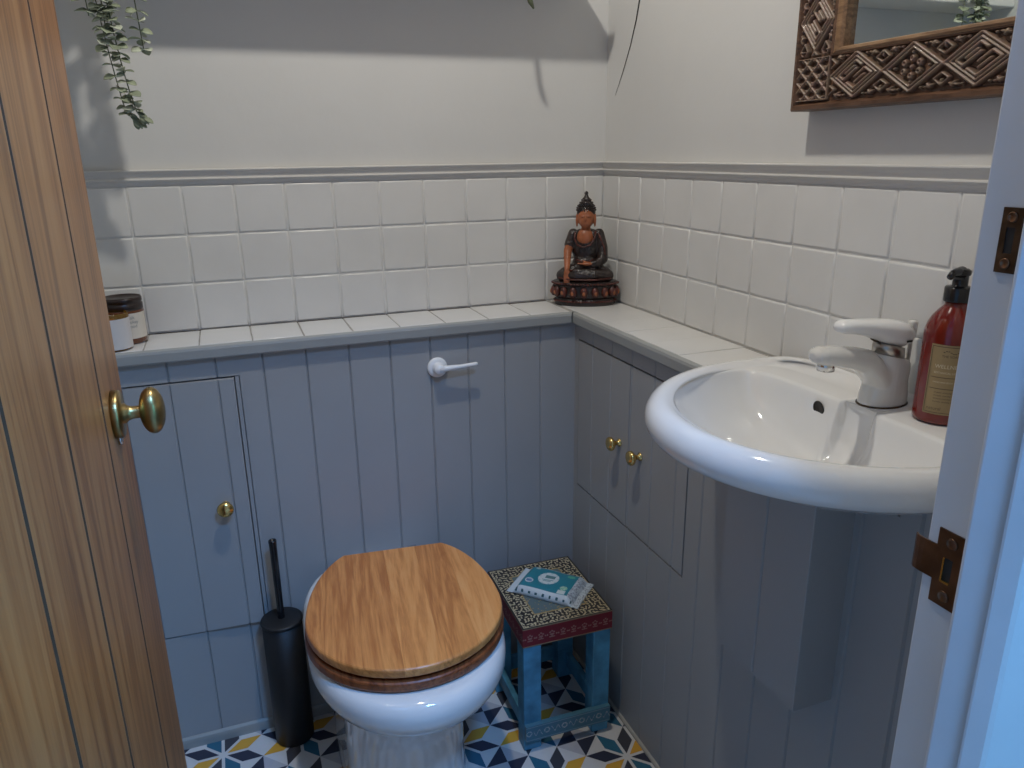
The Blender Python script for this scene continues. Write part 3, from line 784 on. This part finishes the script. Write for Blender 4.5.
# ------------------------------------------------------------------ soap bottle
BO = Vector((-.0462, -1.0365, BZ-.0070))
bt = empty('soap_bottle', BO); tag(bt, 'red brown pump bottle with tan label on the basin edge', 'bottle')
br = .0315
bm = BM(); lathe(bm, [(.0290, .0003), (.0315, .002), (br, .006), (br, .060), (br, .108), (.0318, .116), (.0292, .126), (.0250, .135), (.0195, .1425), (.0150, .1475), (.0132, .150), (.0130, .160)], 56); obj('body', bm, M['bottle'], bt, smooth=True)
bm = BM()
rings = [(.0158, .154), (.0162, .1555), (.0162, .171), (.0150, .1725), (.0100, .173), (.0088, .174), (.0088, .186), (.0100, .1865), (.0108, .1885), (.0102, .1925), (.0075, .1945), (.0001, .195)]
lathe(bm, rings, 36)
obj('pump', bm, M['gloss_black'], bt, smooth=True)
va = math.atan2(CAM.y-BO.y, CAM.x-BO.x)
bm = BM(); dv = Vector((math.cos(va-.45), math.sin(va-.45), 0))
tube(bm, [(0, 0, .1905), tuple(dv*.010+Vector((0, 0, .1905))), tuple(dv*.021+Vector((0, 0, .190))), tuple(dv*.027+Vector((0, 0, .186)))], [.0070, .0058, .0045, .0038], 12); obj('nozzle', bm, M['gloss_black'], bt, smooth=True)
LA = va+math.radians(5); HA = math.radians(42)
def curved_patch(bm, r, a0, a1, z0, z1, n=24, mi=0):
    ring = [[bm.verts.new((r*math.cos(a0+(a1-a0)*i/n), r*math.sin(a0+(a1-a0)*i/n), z)) for i in range(n+1)] for z in (z0, z1)]
    for i in range(n): bm.faces.new((ring[0][i], ring[0][i+1], ring[1][i+1], ring[1][i])).material_index = mi
def curved_text(bm, txt, size, r, ac, z, mi=0, spacing=1.):
    me = text_mesh(txt, size, spacing); k = len(bm.verts); vs = []
    for v in me.vertices:
        a = ac+v.co.x/r; vs.append(bm.verts.new((r*math.cos(a), r*math.sin(a), z+v.co.y)))
    for p in me.polygons:
        try: bm.faces.new([vs[i] for i in p.vertices]).material_index = mi
        except ValueError: pass
    bpy.data.meshes.remove(me)
bm = BM(); curved_patch(bm, br+.0004, LA-HA, LA+HA, .014, .104)
lbl = obj('label', bm, M['lab_tan'], bt, smooth=True, normals=False)
bm = BM(); r2 = br+.0008
for z in (.0165, .1015): curved_patch(bm, r2, LA-HA+.06, LA+HA-.06, z-.0004, z+.0004)
for a in (LA-HA+.06, LA+HA-.06): curved_patch(bm, r2, a-.012, a+.012, .0165, .1015, 2)
for z, w in ((.0625, .8), (.048, .8)): curved_patch(bm, r2, LA-HA*w, LA+HA*w, z-.0004, z+.0004)
curved_text(bm, 'natural', .0060, r2, LA-.32, .020)
for z in (.0425, .0385, .0345, .0305):
    curved_text(bm, 'aromatic cleansing wash', .0026, r2, LA, z)
curved_text(bm, 'THE SOAP', .0042, r2, LA, .0885); lathe(bm, [(.0001, 0)], 3) if False else None
for k in range(7): curved_patch(bm, r2, LA-.26+.08*k, LA-.20+.08*k, .0945+.0016*math.sin(k*1.05), .0955+.0016*math.sin(k*1.05), 2)
obj('print', bm, M['ink_dark'], lbl, normals=False)
bm = BM(); curved_text(bm, 'WELLNESS', .0066, r2, LA, .0745, 0, 1.02); curved_text(bm, 'BOTANICAL LIQUID', .0035, r2, LA, .0675); curved_text(bm, 'HAND AND BODY WASH', .0027, r2, LA, .0555)
obj('lettering', bm, M['ink_cream'], lbl, normals=False)

# ------------------------------------------------------------------ jars on the ledge
jr = empty('jar', (-1.092, -.062, ZL)); tag(jr, 'brown glass jar with dark screw lid and cream label on ledge', 'jar')
bm = BM(); lathe(bm, [(.0340, .0004), (.0365, .003), (.0370, .007), (.0370, .064), (.0350, .070), (.0330, .072)], 48); obj('body', bm, M['brownglass'], jr, smooth=True)
bm = BM(); lathe(bm, [(.0350, .066), (.0365, .067), (.0365, .078), (.0350, .0795), (.0350, .0815), (.0362, .083), (.0362, .089), (.0345, .0915), (.0335, .0905), (.0315, .0885), (.0001, .0885)], 48); obj('lid', bm, M['jarlid'], jr, smooth=True)
jv = math.atan2(CAM.y+.062, CAM.x+1.092)
bm = BM(); curved_patch(bm, .0373, jv-1.35, jv+1.30, .012, .062, 30); jl = obj('label', bm, M['lab_cream'], jr, smooth=True, normals=False)
bm = BM()
for k, (w, z) in enumerate((('Salt', .051), ('smokey', .0425), ('wood', .034))): curved_text(bm, w, .0085, .0376, jv+.30, z)
obj('lettering', bm, M['ink_grey'], jl, normals=False)
cn = empty('candle', (-1.1105, -.118, ZL)); tag(cn, 'open amber glass candle with white label in front of lidded jar', 'candle')
bm = BM(); lathe(bm, [(.0300, .0004), (.0325, .003), (.0330, .008), (.0330, .069), (.0315, .071), (.0300, .0705), (.0300, .030)], 48, cap1=False); obj('glass', bm, M['amber'], cn, smooth=True)
bm = BM(); lathe(bm, [(.0001, .006), (.0295, .006), (.0295, .046), (.028, .045), (.0001, .0445)], 40); obj('wax', bm, M['wax'], cn, smooth=True)
bm = BM(); curved_patch(bm, .0333, jv-1.7, jv+1.7, .004, .062, 36); obj('label', bm, M['lab_white'], cn, smooth=True, normals=False)
bm = BM(); tube(bm, [(0, 0, .045), (.001, 0, .052), (0, .001, .056)], .0008, 6); obj('wick', bm, M['dark'], cn)

# ------------------------------------------------------------------ seated figure
bu = empty('statue', (-.089, -.080, ZL), math.radians(-28)); tag(bu, 'small dark bronze statue of a seated meditating figure in the ledge corner', 'statue')
# local: faces -y
bm = BM()
def ell(rx, ry, z, n=64, wob=0, k=0): return [(rx*math.cos(a)*(1+wob*math.cos(k*a)), ry*math.sin(a)*(1+wob*math.cos(k*a)), z) for a in [2*PI*i/n for i in range(n)]]
loft(bm, [ell(.070, .041, 0), ell(.0725, .0435, .002), ell(.0725, .0435, .009), ell(.0700, .041, .012), ell(.069, .039, .016), ell(.073, .042, .020), ell(.0735, .0425, .047), ell(.078, .046, .050), ell(.0785, .0465, .054), ell(.074, .042, .0575), ell(.07, .038, .058)])
base = obj('base', bm, M['robe'], bu, smooth=False)
bm = BM()
for i in range(18):
    a = 2*PI*i/18+.17; ca, sa = math.cos(a), math.sin(a); p = Vector((.076*ca, .0445*sa, .033)); an = math.atan2(sa/.0445, ca/.076)
    m3 = Matrix.Rotation(an, 3, 'Z')
    ball(bm, p, (.0070, .0088, .0125), 12, 8, m3)
obj('petals', bm, M['trim_red'], base, smooth=True)
bm = BM()
for i in range(18):
    a = 2*PI*i/18+.17; ca, sa = math.cos(a), math.sin(a); p = Vector((.0805*ca, .0485*sa, .0315)); an = math.atan2(sa/.0445, ca/.076)
    ball(bm, p, (.0040, .0045, .0062), 10, 8, Matrix.Rotation(an, 3, 'Z'))
obj('petal_tips', bm, M['statue_skin'], base, smooth=True)
bm = BM()
for i in range(60):
    a = 2*PI*i/60; ball(bm, (.0775*math.cos(a), .0455*math.sin(a), .0525), (.0041, .0035, .0024), 8, 6, Matrix.Rotation(a, 3, 'Z'))
obj('upper_beading', bm, M['trim_red'], base, smooth=True)
bm = BM()
for i in range(60):
    a = 2*PI*i/60; ball(bm, (.0725*math.cos(a), .0435*math.sin(a), .0105), (.0041, .0041, .0022), 8, 6)
obj('lower_beading', bm, M['trim_red'], base, smooth=True)
def caps(bm, pts, n=9):
    for (p, r), (q, s) in zip(pts[:-1], pts[1:]):
        p, q = Vector(p), Vector(q)
        for i in range(n+1):
            t = i/n; ball(bm, p.lerp(q, t), r+(s-r)*t, 10, 8)
# robe: crossed legs, lap, torso, covered left arm
bm = BM()
caps(bm, [((-.012, .008, .078), .021), ((-.044, -.010, .072), .0165), ((-.054, -.016, .070), .0125)])
caps(bm, [((.012, .008, .078), .021), ((.044, -.010, .072), .0165), ((.054, -.016, .070), .0125)])
caps(bm, [((-.053, -.018, .069), .0125), ((-.020, -.034, .071), .0115), ((.022, -.036, .072), .009)])
caps(bm, [((.053, -.018, .069), .0125), ((.020, -.030, .075), .0115), ((-.022, -.034, .079), .0085)])
ball(bm, (0, -.004, .068), (.052, .036, .011), 20, 12)
ball(bm, (0, .010, .092), (.031, .023, .027), 18, 12)
ball(bm, (0, .011, .128), (.033, .021, .038), 18, 12)
ball(bm, (.001, .012, .153), (.036, .0180, .0165), 18, 12)
caps(bm, [((.030, .012, .156), .0130), ((.0385, .006, .128), .0130), ((.040, -.002, .105), .0125), ((.028, -.018, .096), .0095), ((.016, -.024, .095), .0075)])
caps(bm, [((-.029, .012, .156), .0130), ((-.0375, .006, .134), .0122)])
rb = obj('robe', bm, M['robe'], bu); remesh(rb, .0016)
# folds / embroidered edging
bm = BM()
tube(bm, [(-.024, -.004, .162), (-.025, -.0085, .149), (-.019, -.0125, .136), (-.004, -.0145, .130), (.012, -.0135, .136), (.021, -.0085, .150), (.023, -.002, .164)], .0020, 8)
tube(bm, [(.029, -.003, .160), (.036, -.005, .145), (.043, -.007, .130), (.046, -.010, .114)], .0018, 8)
tube(bm, [(-.020, -.014, .104), (.0, -.0185, .098), (.020, -.016, .104)], .0016, 8)
tube(bm, [(-.060, -.028, .066), (-.030, -.044, .064), (.0, -.049, .064), (.030, -.044, .064), (.060, -.028, .066)], .0018, 8)
tube(bm, [(-.045, -.024, .081), (-.015, -.036, .084), (.015, -.038, .081)], .0016, 8)
obj('edging', bm, M['trim_red'], rb, smooth=True)
# body: chest, neck, head, bare right arm (image left), hands
bm = BM()
ball(bm, (-.001, .003, .150), (.0205, .0150, .0205), 16, 10)
caps(bm, [((0, .010, .160), .0135), ((0, .009, .172), .0105)])
ball(bm, (0, .006, .1935), (.0192, .0185, .0240), 20, 14); ball(bm, (0, -.003, .1835), (.0145, .0130, .0140), 14, 10)
ball(bm, (0, -.0135, .1905), (.0033, .0046, .0062), 10, 8)                     # nose
for s in (-1, 1):
    ball(bm, (s*.0070, -.0112, .1960), (.0046, .0024, .0018), 10, 6)           # lids
    ball(bm, (s*.0205, .008, .187), (.0032, .0055, .0150), 10, 8)              # long ears
ball(bm, (0, -.0140, .1810), (.0052, .0024, .0019), 10, 6)                    # mouth
caps(bm, [((-.0375, .005, .134), .0105), ((-.0405, .001, .122), .0100), ((-.0410, -.010, .106), .0088), ((-.0405, -.025, .092), .0070), ((-.0405, -.032, .084), .0060)])
ball(bm, (-.0405, -.0340, .077), (.0075, .0042, .0085), 12, 8)                # palm over knee
for k in range(4): caps(bm, [((-.0460+.0036*k, -.0360, .072), .0022), ((-.0463+.0037*k, -.0380, .064), .0019), ((-.0463+.0037*k, -.0375, .0575-.001*(k in (1, 2))), .0015)], 5)
caps(bm, [((-.0340, -.033, .077), .0024), ((-.0320, -.0355, .068), .0018)], 5)
body = obj('body', bm, M['statue_skin'], bu); remesh(body, .0011)
bm = BM()
ball(bm, (.006, -.0265, .0965), (.0135, .0075, .0045), 14, 8)
for k in range(4): caps(bm, [((-.004, -.0235-.0028*k, .0965), .0019), ((-.016, -.0245-.0026*k, .0975), .0015)], 5)
caps(bm, [((.004, -.021, .099), .0022), ((-.006, -.022, .103), .0016)], 5)
lh = obj('hand', bm, M['statue_skin'], bu); remesh(lh, .0011)
bm = BM()
ball(bm, (0, .0110, .2040), (.0218, .0195, .0175), 18, 12); ball(bm, (0, .0135, .190), (.0200, .0145, .020), 16, 10)
ball(bm, (0, .009, .2210), (.0150, .0135, .0100), 14, 10); ball(bm, (0, .009, .2295), (.0102, .0095, .0075), 12, 8)
caps(bm, [((0, .009, .2345), .0062), ((0, .009, .2405), .0036)], 5); ball(bm, (0, .009, .2435), .0046, 10, 8)
for row, (rr_, zz) in enumerate(((.0215, .2085), (.0208, .2130), (.0185, .2175), (.0152, .2200), (.0142, .2240), (.0102, .2295))):
    n = 22 if row < 3 else 14
    for i in range(n):
        a = 2*PI*i/n+row*.2; x, y = rr_*math.cos(a), rr_*.9*math.sin(a)+.010
        ball(bm, (x, y, zz), .0021, 7, 5)
obj('hair', bm, M['robe'], bu, smooth=True)

for c_ in children(bu):
    if c_.name.split('.')[0] != 'base': c_.scale = (1.03, 1, 1.085); c_.location = (0, 0, -.0052)

# ------------------------------------------------------------------ carved mirror
MY0, MY1, MZ0, MZ1, FW, FH = -.6905, -1.262, 1.329, 2.02, .1005, .083
mi_ = empty('mirror', (0, (MY0+MY1)/2, MZ0)); tag(mi_, 'wall mirror in carved brown wooden frame above the basin', 'mirror'); mi_.scale = (1.38, 1, 1)
def seg(px, py, ax, ay, bx_, by):
    dx, dy = bx_-ax, by-ay; t = np.clip(((px-ax)*dx+(py-ay)*dy)/(dx*dx+dy*dy), 0, 1); return np.hypot(px-ax-t*dx, py-ay-t*dy)
def ridge(d, w): return np.clip(1-(d/w)**2, 0, 1)**.7
def carve(A, Bv, h, P=.0955):
    """A along the band (m), Bv across, centred (m), h half band height; returns 0..1 relief"""
    c = np.floor(A/P); a = ((A % P)-P/2)/(P/2); b_ = Bv/h          # one lozenge per cell, |a|+|b|=1
    par = np.mod(c, 2)
    L = np.abs(a)+np.abs(b_); k = 1/math.hypot(2/P, 1/h)
    H = np.maximum(ridge((L-.985)*k, .0033), ridge((L-.80)*k, .0024))
    p, q = (a+b_), (a-b_)                                           # rotated frame inside the lozenge, -1..1
    S = .0255
    key = [(-.62, .62, .62, .62), (.62, .62, .62, .10), (.62, .10, -.10, .10), (-.62, .62, -.62, .05), (-.62, -.62, .62, -.62), (-.62, -.62, -.62, -.20), (-.62, -.22, .28, -.22), (.62, -.62, .62, -.18), (-.30, .36, .30, .36), (-.28, -.42, .30, -.42)]
    Kf = np.zeros_like(a)
    for s_g in key: Kf = np.maximum(Kf, ridge(seg(p, q, *s_g)*S, .0034))
    Fl = ridge(np.hypot(a*P/2, b_*h)-.0, .0045)
    for i in range(6):
        t = i*PI/3+.5; d = np.hypot(a*P/2-.0135*math.cos(t), b_*h-.0105*math.sin(t)); Fl = np.maximum(Fl, ridge(d-.0018, .0040)*(.55+.45*(d > .0018)))
    for i in range(4):
        t = i*PI/2; d = np.hypot(a*P/2-.027*math.cos(t), b_*h-.018*math.sin(t)); Fl = np.maximum(Fl, ridge(d, .0030))
    H = np.maximum(H, np.where(L < .78, np.where(par < .5, Kf, Fl), 0))
    # triangles between lozenges: hooked spirals
    a2 = np.abs(a); bx2 = 1-np.abs(b_); T = np.zeros_like(a)
    ox, oy = (1-a2)*P/2, bx2*h                                       # distance from cell border / band edge
    for s_g in ((0, .019, .011, .0125), (.011, .0125, .0, .0045), (0, .0045, .0, .011), (.012, .0060, .024, .0035), (.020, .0075, .0145, .0035)):
        T = np.maximum(T, ridge(seg(ox, oy, *s_g), .0021))
    for (cx, cy) in ((.030, .004), (.017, .003), (.036, .007)):
        T = np.maximum(T, ridge(np.hypot(ox-cx, oy-cy), .0027))
    return np.maximum(H, np.where(L > 1.08, T, 0))
def heightpatch(name, y0, y1, z0, z1, fn, base, amp, res, parent, mat):
    ny, nz = int(abs(y1-y0)/res)+1, int(abs(z1-z0)/res)+1
    Y, Z = np.meshgrid(np.linspace(y0, y1, ny), np.linspace(z0, z1, nz), indexing='ij')
    Hh = fn(Y, Z); Xv = -(base+amp*Hh)
    Xv[0, :] = Xv[-1, :] = 0; Xv[:, 0] = Xv[:, -1] = 0
    Y[0], Y[-1] = Y[1], Y[-2]; Z[:, 0], Z[:, -1] = Z[:, 1], Z[:, -2]
    V = np.stack([Xv, Y-(MY0+MY1)/2, Z-MZ0], -1).reshape(-1, 3)
    I = np.arange(ny*nz).reshape(ny, nz); F = np.stack([I[:-1, :-1], I[:-1, 1:], I[1:, 1:], I[1:, :-1]], -1).reshape(-1, 4)
    me = bpy.data.meshes.new(name); me.from_pydata(V.tolist(), [], F.tolist()); me.update()
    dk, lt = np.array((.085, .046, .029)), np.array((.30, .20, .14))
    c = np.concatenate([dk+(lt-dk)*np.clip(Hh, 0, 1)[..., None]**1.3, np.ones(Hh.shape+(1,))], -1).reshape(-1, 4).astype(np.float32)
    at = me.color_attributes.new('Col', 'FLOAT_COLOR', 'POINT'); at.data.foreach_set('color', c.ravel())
    return link(name, me, mat, parent, smooth=True)
def cornerfn(Y, Z, cy, cz, hy, hz):
    u, v = (Y-cy)/hy, (Z-cz)/hz; H = np.zeros_like(u)
    for k in (-1.0, -.33, .33, 1.0):
        H = np.maximum(H, ridge(np.abs(u+v-k)*.017, .0022)); H = np.maximum(H, ridge(np.abs(u-v-k)*.017, .0022))
    for i in range(-3, 4):
        for j in range(-3, 4): H = np.maximum(H, .9*ridge(np.hypot(u-i*.33, v-j*.33-.17)*.03, .0030))
    return np.maximum(np.where(np.maximum(abs(u), abs(v)) < .9, H, 0), ridge((np.maximum(abs(u), abs(v))-.93)*.033, .0018))
CW = .074; BW = .064     # carved band widths (stile, rail)
zc = MZ0+.0115+BW/2; yc_ = MY0-.004-CW/2
def plain(Y, Z): return np.zeros_like(Y)
def railfn(Y, Z): return carve(-(Y-(MY0-.0765)), Z-zc, BW/2-.002)*(abs(Z-zc) < BW/2-.001)
def stilefn(Y, Z): return carve(Z-(MZ0+.083), (Y-yc_), CW/2-.003, .080)*(abs(Y-yc_) < CW/2-.001)
fr = empty('frame_tmp', (0, 0, 0)); bpy.data.objects.remove(fr)
# plain backing frame with rounded outer edge
bm = BM()
def ringrect(i, x): return [(-x, MY0-i-(MY0+MY1)/2, i), (-x, MY1+i-(MY0+MY1)/2, i), (-x, MY1+i-(MY0+MY1)/2, MZ1-MZ0-i), (-x, MY0-i-(MY0+MY1)/2, MZ1-MZ0-i)]
loft(bm, [ringrect(.002, .0005), ringrect(0, .004), ringrect(0, .026), ringrect(.002, .0285), ringrect(.007, .029), ringrect(.012, .0225), ringrect(.0715, .0225), ringrect(.073, .0265), ringrect(.080, .0275), ringrect(.0825, .026), ringrect(.083, .008)], False, False)
fo = obj('frame', bm, M['framewood'], mi_, smooth=False)
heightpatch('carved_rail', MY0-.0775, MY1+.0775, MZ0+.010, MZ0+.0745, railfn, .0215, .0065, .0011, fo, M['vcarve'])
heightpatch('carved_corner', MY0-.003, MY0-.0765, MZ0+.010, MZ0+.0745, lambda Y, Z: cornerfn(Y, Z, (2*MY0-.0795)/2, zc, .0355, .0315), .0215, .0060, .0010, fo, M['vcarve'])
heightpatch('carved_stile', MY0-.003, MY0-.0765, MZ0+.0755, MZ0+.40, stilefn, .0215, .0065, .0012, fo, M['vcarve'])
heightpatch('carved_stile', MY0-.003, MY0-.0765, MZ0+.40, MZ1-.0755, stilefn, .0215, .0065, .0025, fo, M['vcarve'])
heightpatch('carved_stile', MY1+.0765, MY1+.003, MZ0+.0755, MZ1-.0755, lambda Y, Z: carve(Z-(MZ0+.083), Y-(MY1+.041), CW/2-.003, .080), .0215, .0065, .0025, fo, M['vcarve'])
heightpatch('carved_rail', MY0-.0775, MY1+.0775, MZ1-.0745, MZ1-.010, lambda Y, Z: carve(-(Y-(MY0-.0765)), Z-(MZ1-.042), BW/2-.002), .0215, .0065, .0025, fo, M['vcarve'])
bm = BM(); yc2 = (MY0+MY1)/2
iw0, iw1 = .0825, .0895
def rr2(i, x, iy=None): 
    iy = i if iy is None else iy
    return [(-x, MY0-iy-yc2, i), (-x, MY1+iy-yc2, i), (-x, MY1+iy-yc2, MZ1-MZ0-i), (-x, MY0-iy-yc2, MZ1-MZ0-i)]
loft(bm, [rr2(.0745, .0215, .0775), rr2(.0750, .0270, .079), rr2(.078, .0285, .084), rr2(.0815, .0280, .091), rr2(.083, .0255, .095), rr2(.0835, .017, .0965)], False, False); obj('inner_bead', bm, M['framebead'], mi_)
bm = BM(); bm.faces.new([bm.verts.new(p) for p in rr2(.080, .0185, .09)]); obj('glass', bm, M['mirror'], mi_)

# ------------------------------------------------------------------ shelf and trailing plant over the frame edge
SZ = 1.625
sh = boxobj('shelf', XL+.001, -.085, -.125, -.0005, SZ, SZ+.02, M['shelf'], bevel=.003); tag(sh, 'white painted shelf on the back wall above the tiled dado', 'shelf')
pl = empty('trailing_plant', (-1.02, -.09, SZ+.0205)); tag(pl, 'trailing grey green eucalyptus style plant hanging at upper left', 'plant')
bm = BM(); lathe(bm, [(.040, 0), (.045, .003), (.058, .095), (.060, .10), (.056, .10), (.053, .085), (.0001, .085)], 32); obj('pot', bm, M['pot'], pl, smooth=True)
def leaf(bm, p, d, up, L, W, mi=0):
    d = d.normalized(); s = d.cross(up).normalized(); n = s.cross(d); K = []
    prof = [(0, .10), (.18, .62), (.42, 1), (.66, .95), (.86, .6), (1, .06)]
    for t, w in prof:
        c = p+d*L*t-n*L*.16*t*t
        K.append([bm.verts.new(c-s*W*w+n*W*.22*w), bm.verts.new(c), bm.verts.new(c+s*W*w+n*W*.22*w)])
    for a, c in zip(K[:-1], K[1:]):
        bm.faces.new((a[0], a[1], c[1], c[0])).material_index = mi; bm.faces.new((a[1], a[2], c[2], c[1])).material_index = mi
def strand(pts, step, size, seed, tipspray=True):
    rr = random.Random(seed); bm = BM(); P = [Vector(p) for p in pts]; path = []
    for i in range(len(P)-1):
        p0, p1, p2, p3 = P[max(i-1, 0)], P[i], P[i+1], P[min(i+2, len(P)-1)]
        for k in range(8):
            t = k/8; path.append(.5*((2*p1)+(p2-p0)*t+(2*p0-5*p1+4*p2-p3)*t*t+(3*p1-p0-3*p2+p3)*t**3))
    path.append(P[-1]); tube(bm, path, .0010, 6, 1)
    acc = 0; side = 0
    for a, b_ in zip(path[:-1], path[1:]):
        acc += (b_-a).length
        if acc >= step:
            acc = 0; side += 1; t = (b_-a).normalized(); ang = side*1.9+rr.uniform(-.4, .4)
            for q in (0, PI*.8, PI*1.25):
                d = Vector((math.cos(ang+q), math.sin(ang+q)*.75, rr.uniform(-.35, .25))); L = size*rr.uniform(.75, 1.2)
                leaf(bm, b_, d, Vector((rr.uniform(-.5, .5), rr.uniform(-.9, .1), 1)), L, L*.48, 2 if rr.random() < .35 else 0)
    if tipspray:
        for q in range(6):
            d = Vector((.5+.25*math.cos(q), .2*math.sin(q*2), -.5+.25*math.sin(q*1.7))); leaf(bm, path[-1]+Vector((.002*q, 0, -.002*q)), d, Vector((0, -.6, .7)), size*.95, size*.30)
    for f_ in bm.faces: f_.smooth = True
    o = obj('strand', bm, [M['leaf'], M['stem'], M['leaf_pale']], pl, normals=False); o.location = -Vector(pl.location)
    so = o.modifiers.new('thickness', 'SOLIDIFY'); so.thickness = .0006; return o
zt = SZ+.11
strand([(-1.04, -.10, zt), (-1.048, -.128, zt-.02), (-1.050, -.142, 1.60), (-1.043, -.142, 1.50), (-1.035, -.140, 1.42), (-1.026, -.138, 1.355), (-1.020, -.138, 1.345)], .0098, .0185, 1)
strand([(-1.02, -.10, zt), (-1.024, -.128, zt-.02), (-1.030, -.148, 1.58), (-1.026, -.148, 1.49), (-1.018, -.146, 1.41), (-1.008, -.144, 1.352)], .0098, .0185, 5)
strand([(-1.00, -.09, zt), (-.996, -.128, zt-.02), (-.988, -.144, 1.58), (-.984, -.144, 1.50), (-.982, -.142, 1.452)], .013, .0195, 9, False)
strand([(-1.06, -.10, zt), (-1.070, -.125, zt-.02), (-1.064, -.140, 1.60), (-1.060, -.140, 1.505)], .012, .0195, 12, False)
strand([(-1.03, -.10, zt), (-1.036, -.130, zt-.02), (-1.037, -.150, 1.60), (-1.036, -.150, 1.475)], .011, .0185, 14, False)

bm = BM(); tube(bm, [(-.14, -.06, SZ+.0258), (-.22, -.11, SZ+.0258), (-.252, -.128, SZ+.0265), (-.262, -.1335, SZ+.018), (-.262, -.134, SZ), (-.258, -.133, 1.600), (-.248, -.132, 1.568), (-.240, -.130, 1.556)], [.0045, .0048, .0050, .0050, .0050, .0050, .0055, .0018], 8)
td = obj('dry_twig', bm, M['stem'], None, smooth=True); tag(td, 'thin dry twig trailing over the right end of the shelf', 'twig')
bm = BM(); tube(bm, [(-.0016, -.150, 1.625), (-.0016, -.144, 1.582), (-.0014, -.132, 1.545), (-.0013, -.110, 1.497), (-.0012, -.078, 1.444), (-.001, -.045, 1.398)], [.0016, .0015, .0012, .0009, .0007, .0003], 6)  # thin dark tapering line along the wall
tc_ = obj('line', bm, M['dark'], None, smooth=True); tag(tc_, 'thin dark thread on the right wall near the corner', 'line')

# ------------------------------------------------------------------ lights
LX_, LY_, LZ_ = -.62, -.70, 2.34
cl = empty('ceiling_light', (LX_, LY_, ZC)); tag(cl, 'small white downlight fitting on the ceiling', 'lamp')
bm = BM(); lathe(bm, [(.05, -.0005), (.05, -.02), (.02, -.03), (.014, -.075), (.0001, -.075)], 32); obj('rose', bm, M['shelf'], cl, smooth=True)
ld = bpy.data.lights.new('bulb', 'SPOT'); ld.spot_size = math.radians(158); ld.spot_blend = .35; ld.energy = 32; ld.color = (1, .955, .865); ld.shadow_soft_size = .03
lo = bpy.data.objects.new('bulb', ld); COL.objects.link(lo); lo.location = (LX_, LY_, LZ_)
# daylight from the hallway: two area lights added as blue fill
def area(name, sx, sy, e, col, loc, target):
    ad = bpy.data.lights.new(name, 'AREA'); ad.shape = 'RECTANGLE'; ad.size = sx; ad.size_y = sy; ad.energy = e; ad.color = col
    ao = bpy.data.objects.new(name, ad); COL.objects.link(ao); ao.location = loc
    ao.rotation_euler = (Vector(target)-Vector(loc)).to_track_quat('-Z', 'Y').to_euler()
area('hall_fill_above', .26, .30, 36, (.17, .45, 1), (-.47, -1.85, ZC-.01), (-.47, -1.85, 0))  # added fill for the lower room, no roof light known in the hall
area('hall_fill_right', .6, 1.5, 13, (.09, .56, 1), (.43, -2.5, 1.1), (-.5, -1.8, 1.0))  # added fill for the architrave, no glazed door known there
w = bpy.data.worlds.new('world'); SC.world = w; w.use_nodes = True
bg = w.node_tree.nodes['Background']; bg.inputs[0].default_value = (.50, .66, 1, 1); bg.inputs[1].default_value = .45

vs = SC.view_settings; vs.view_transform = 'Standard'; vs.look = 'None'; vs.exposure = 0; vs.gamma = 1; vs.use_curve_mapping = False
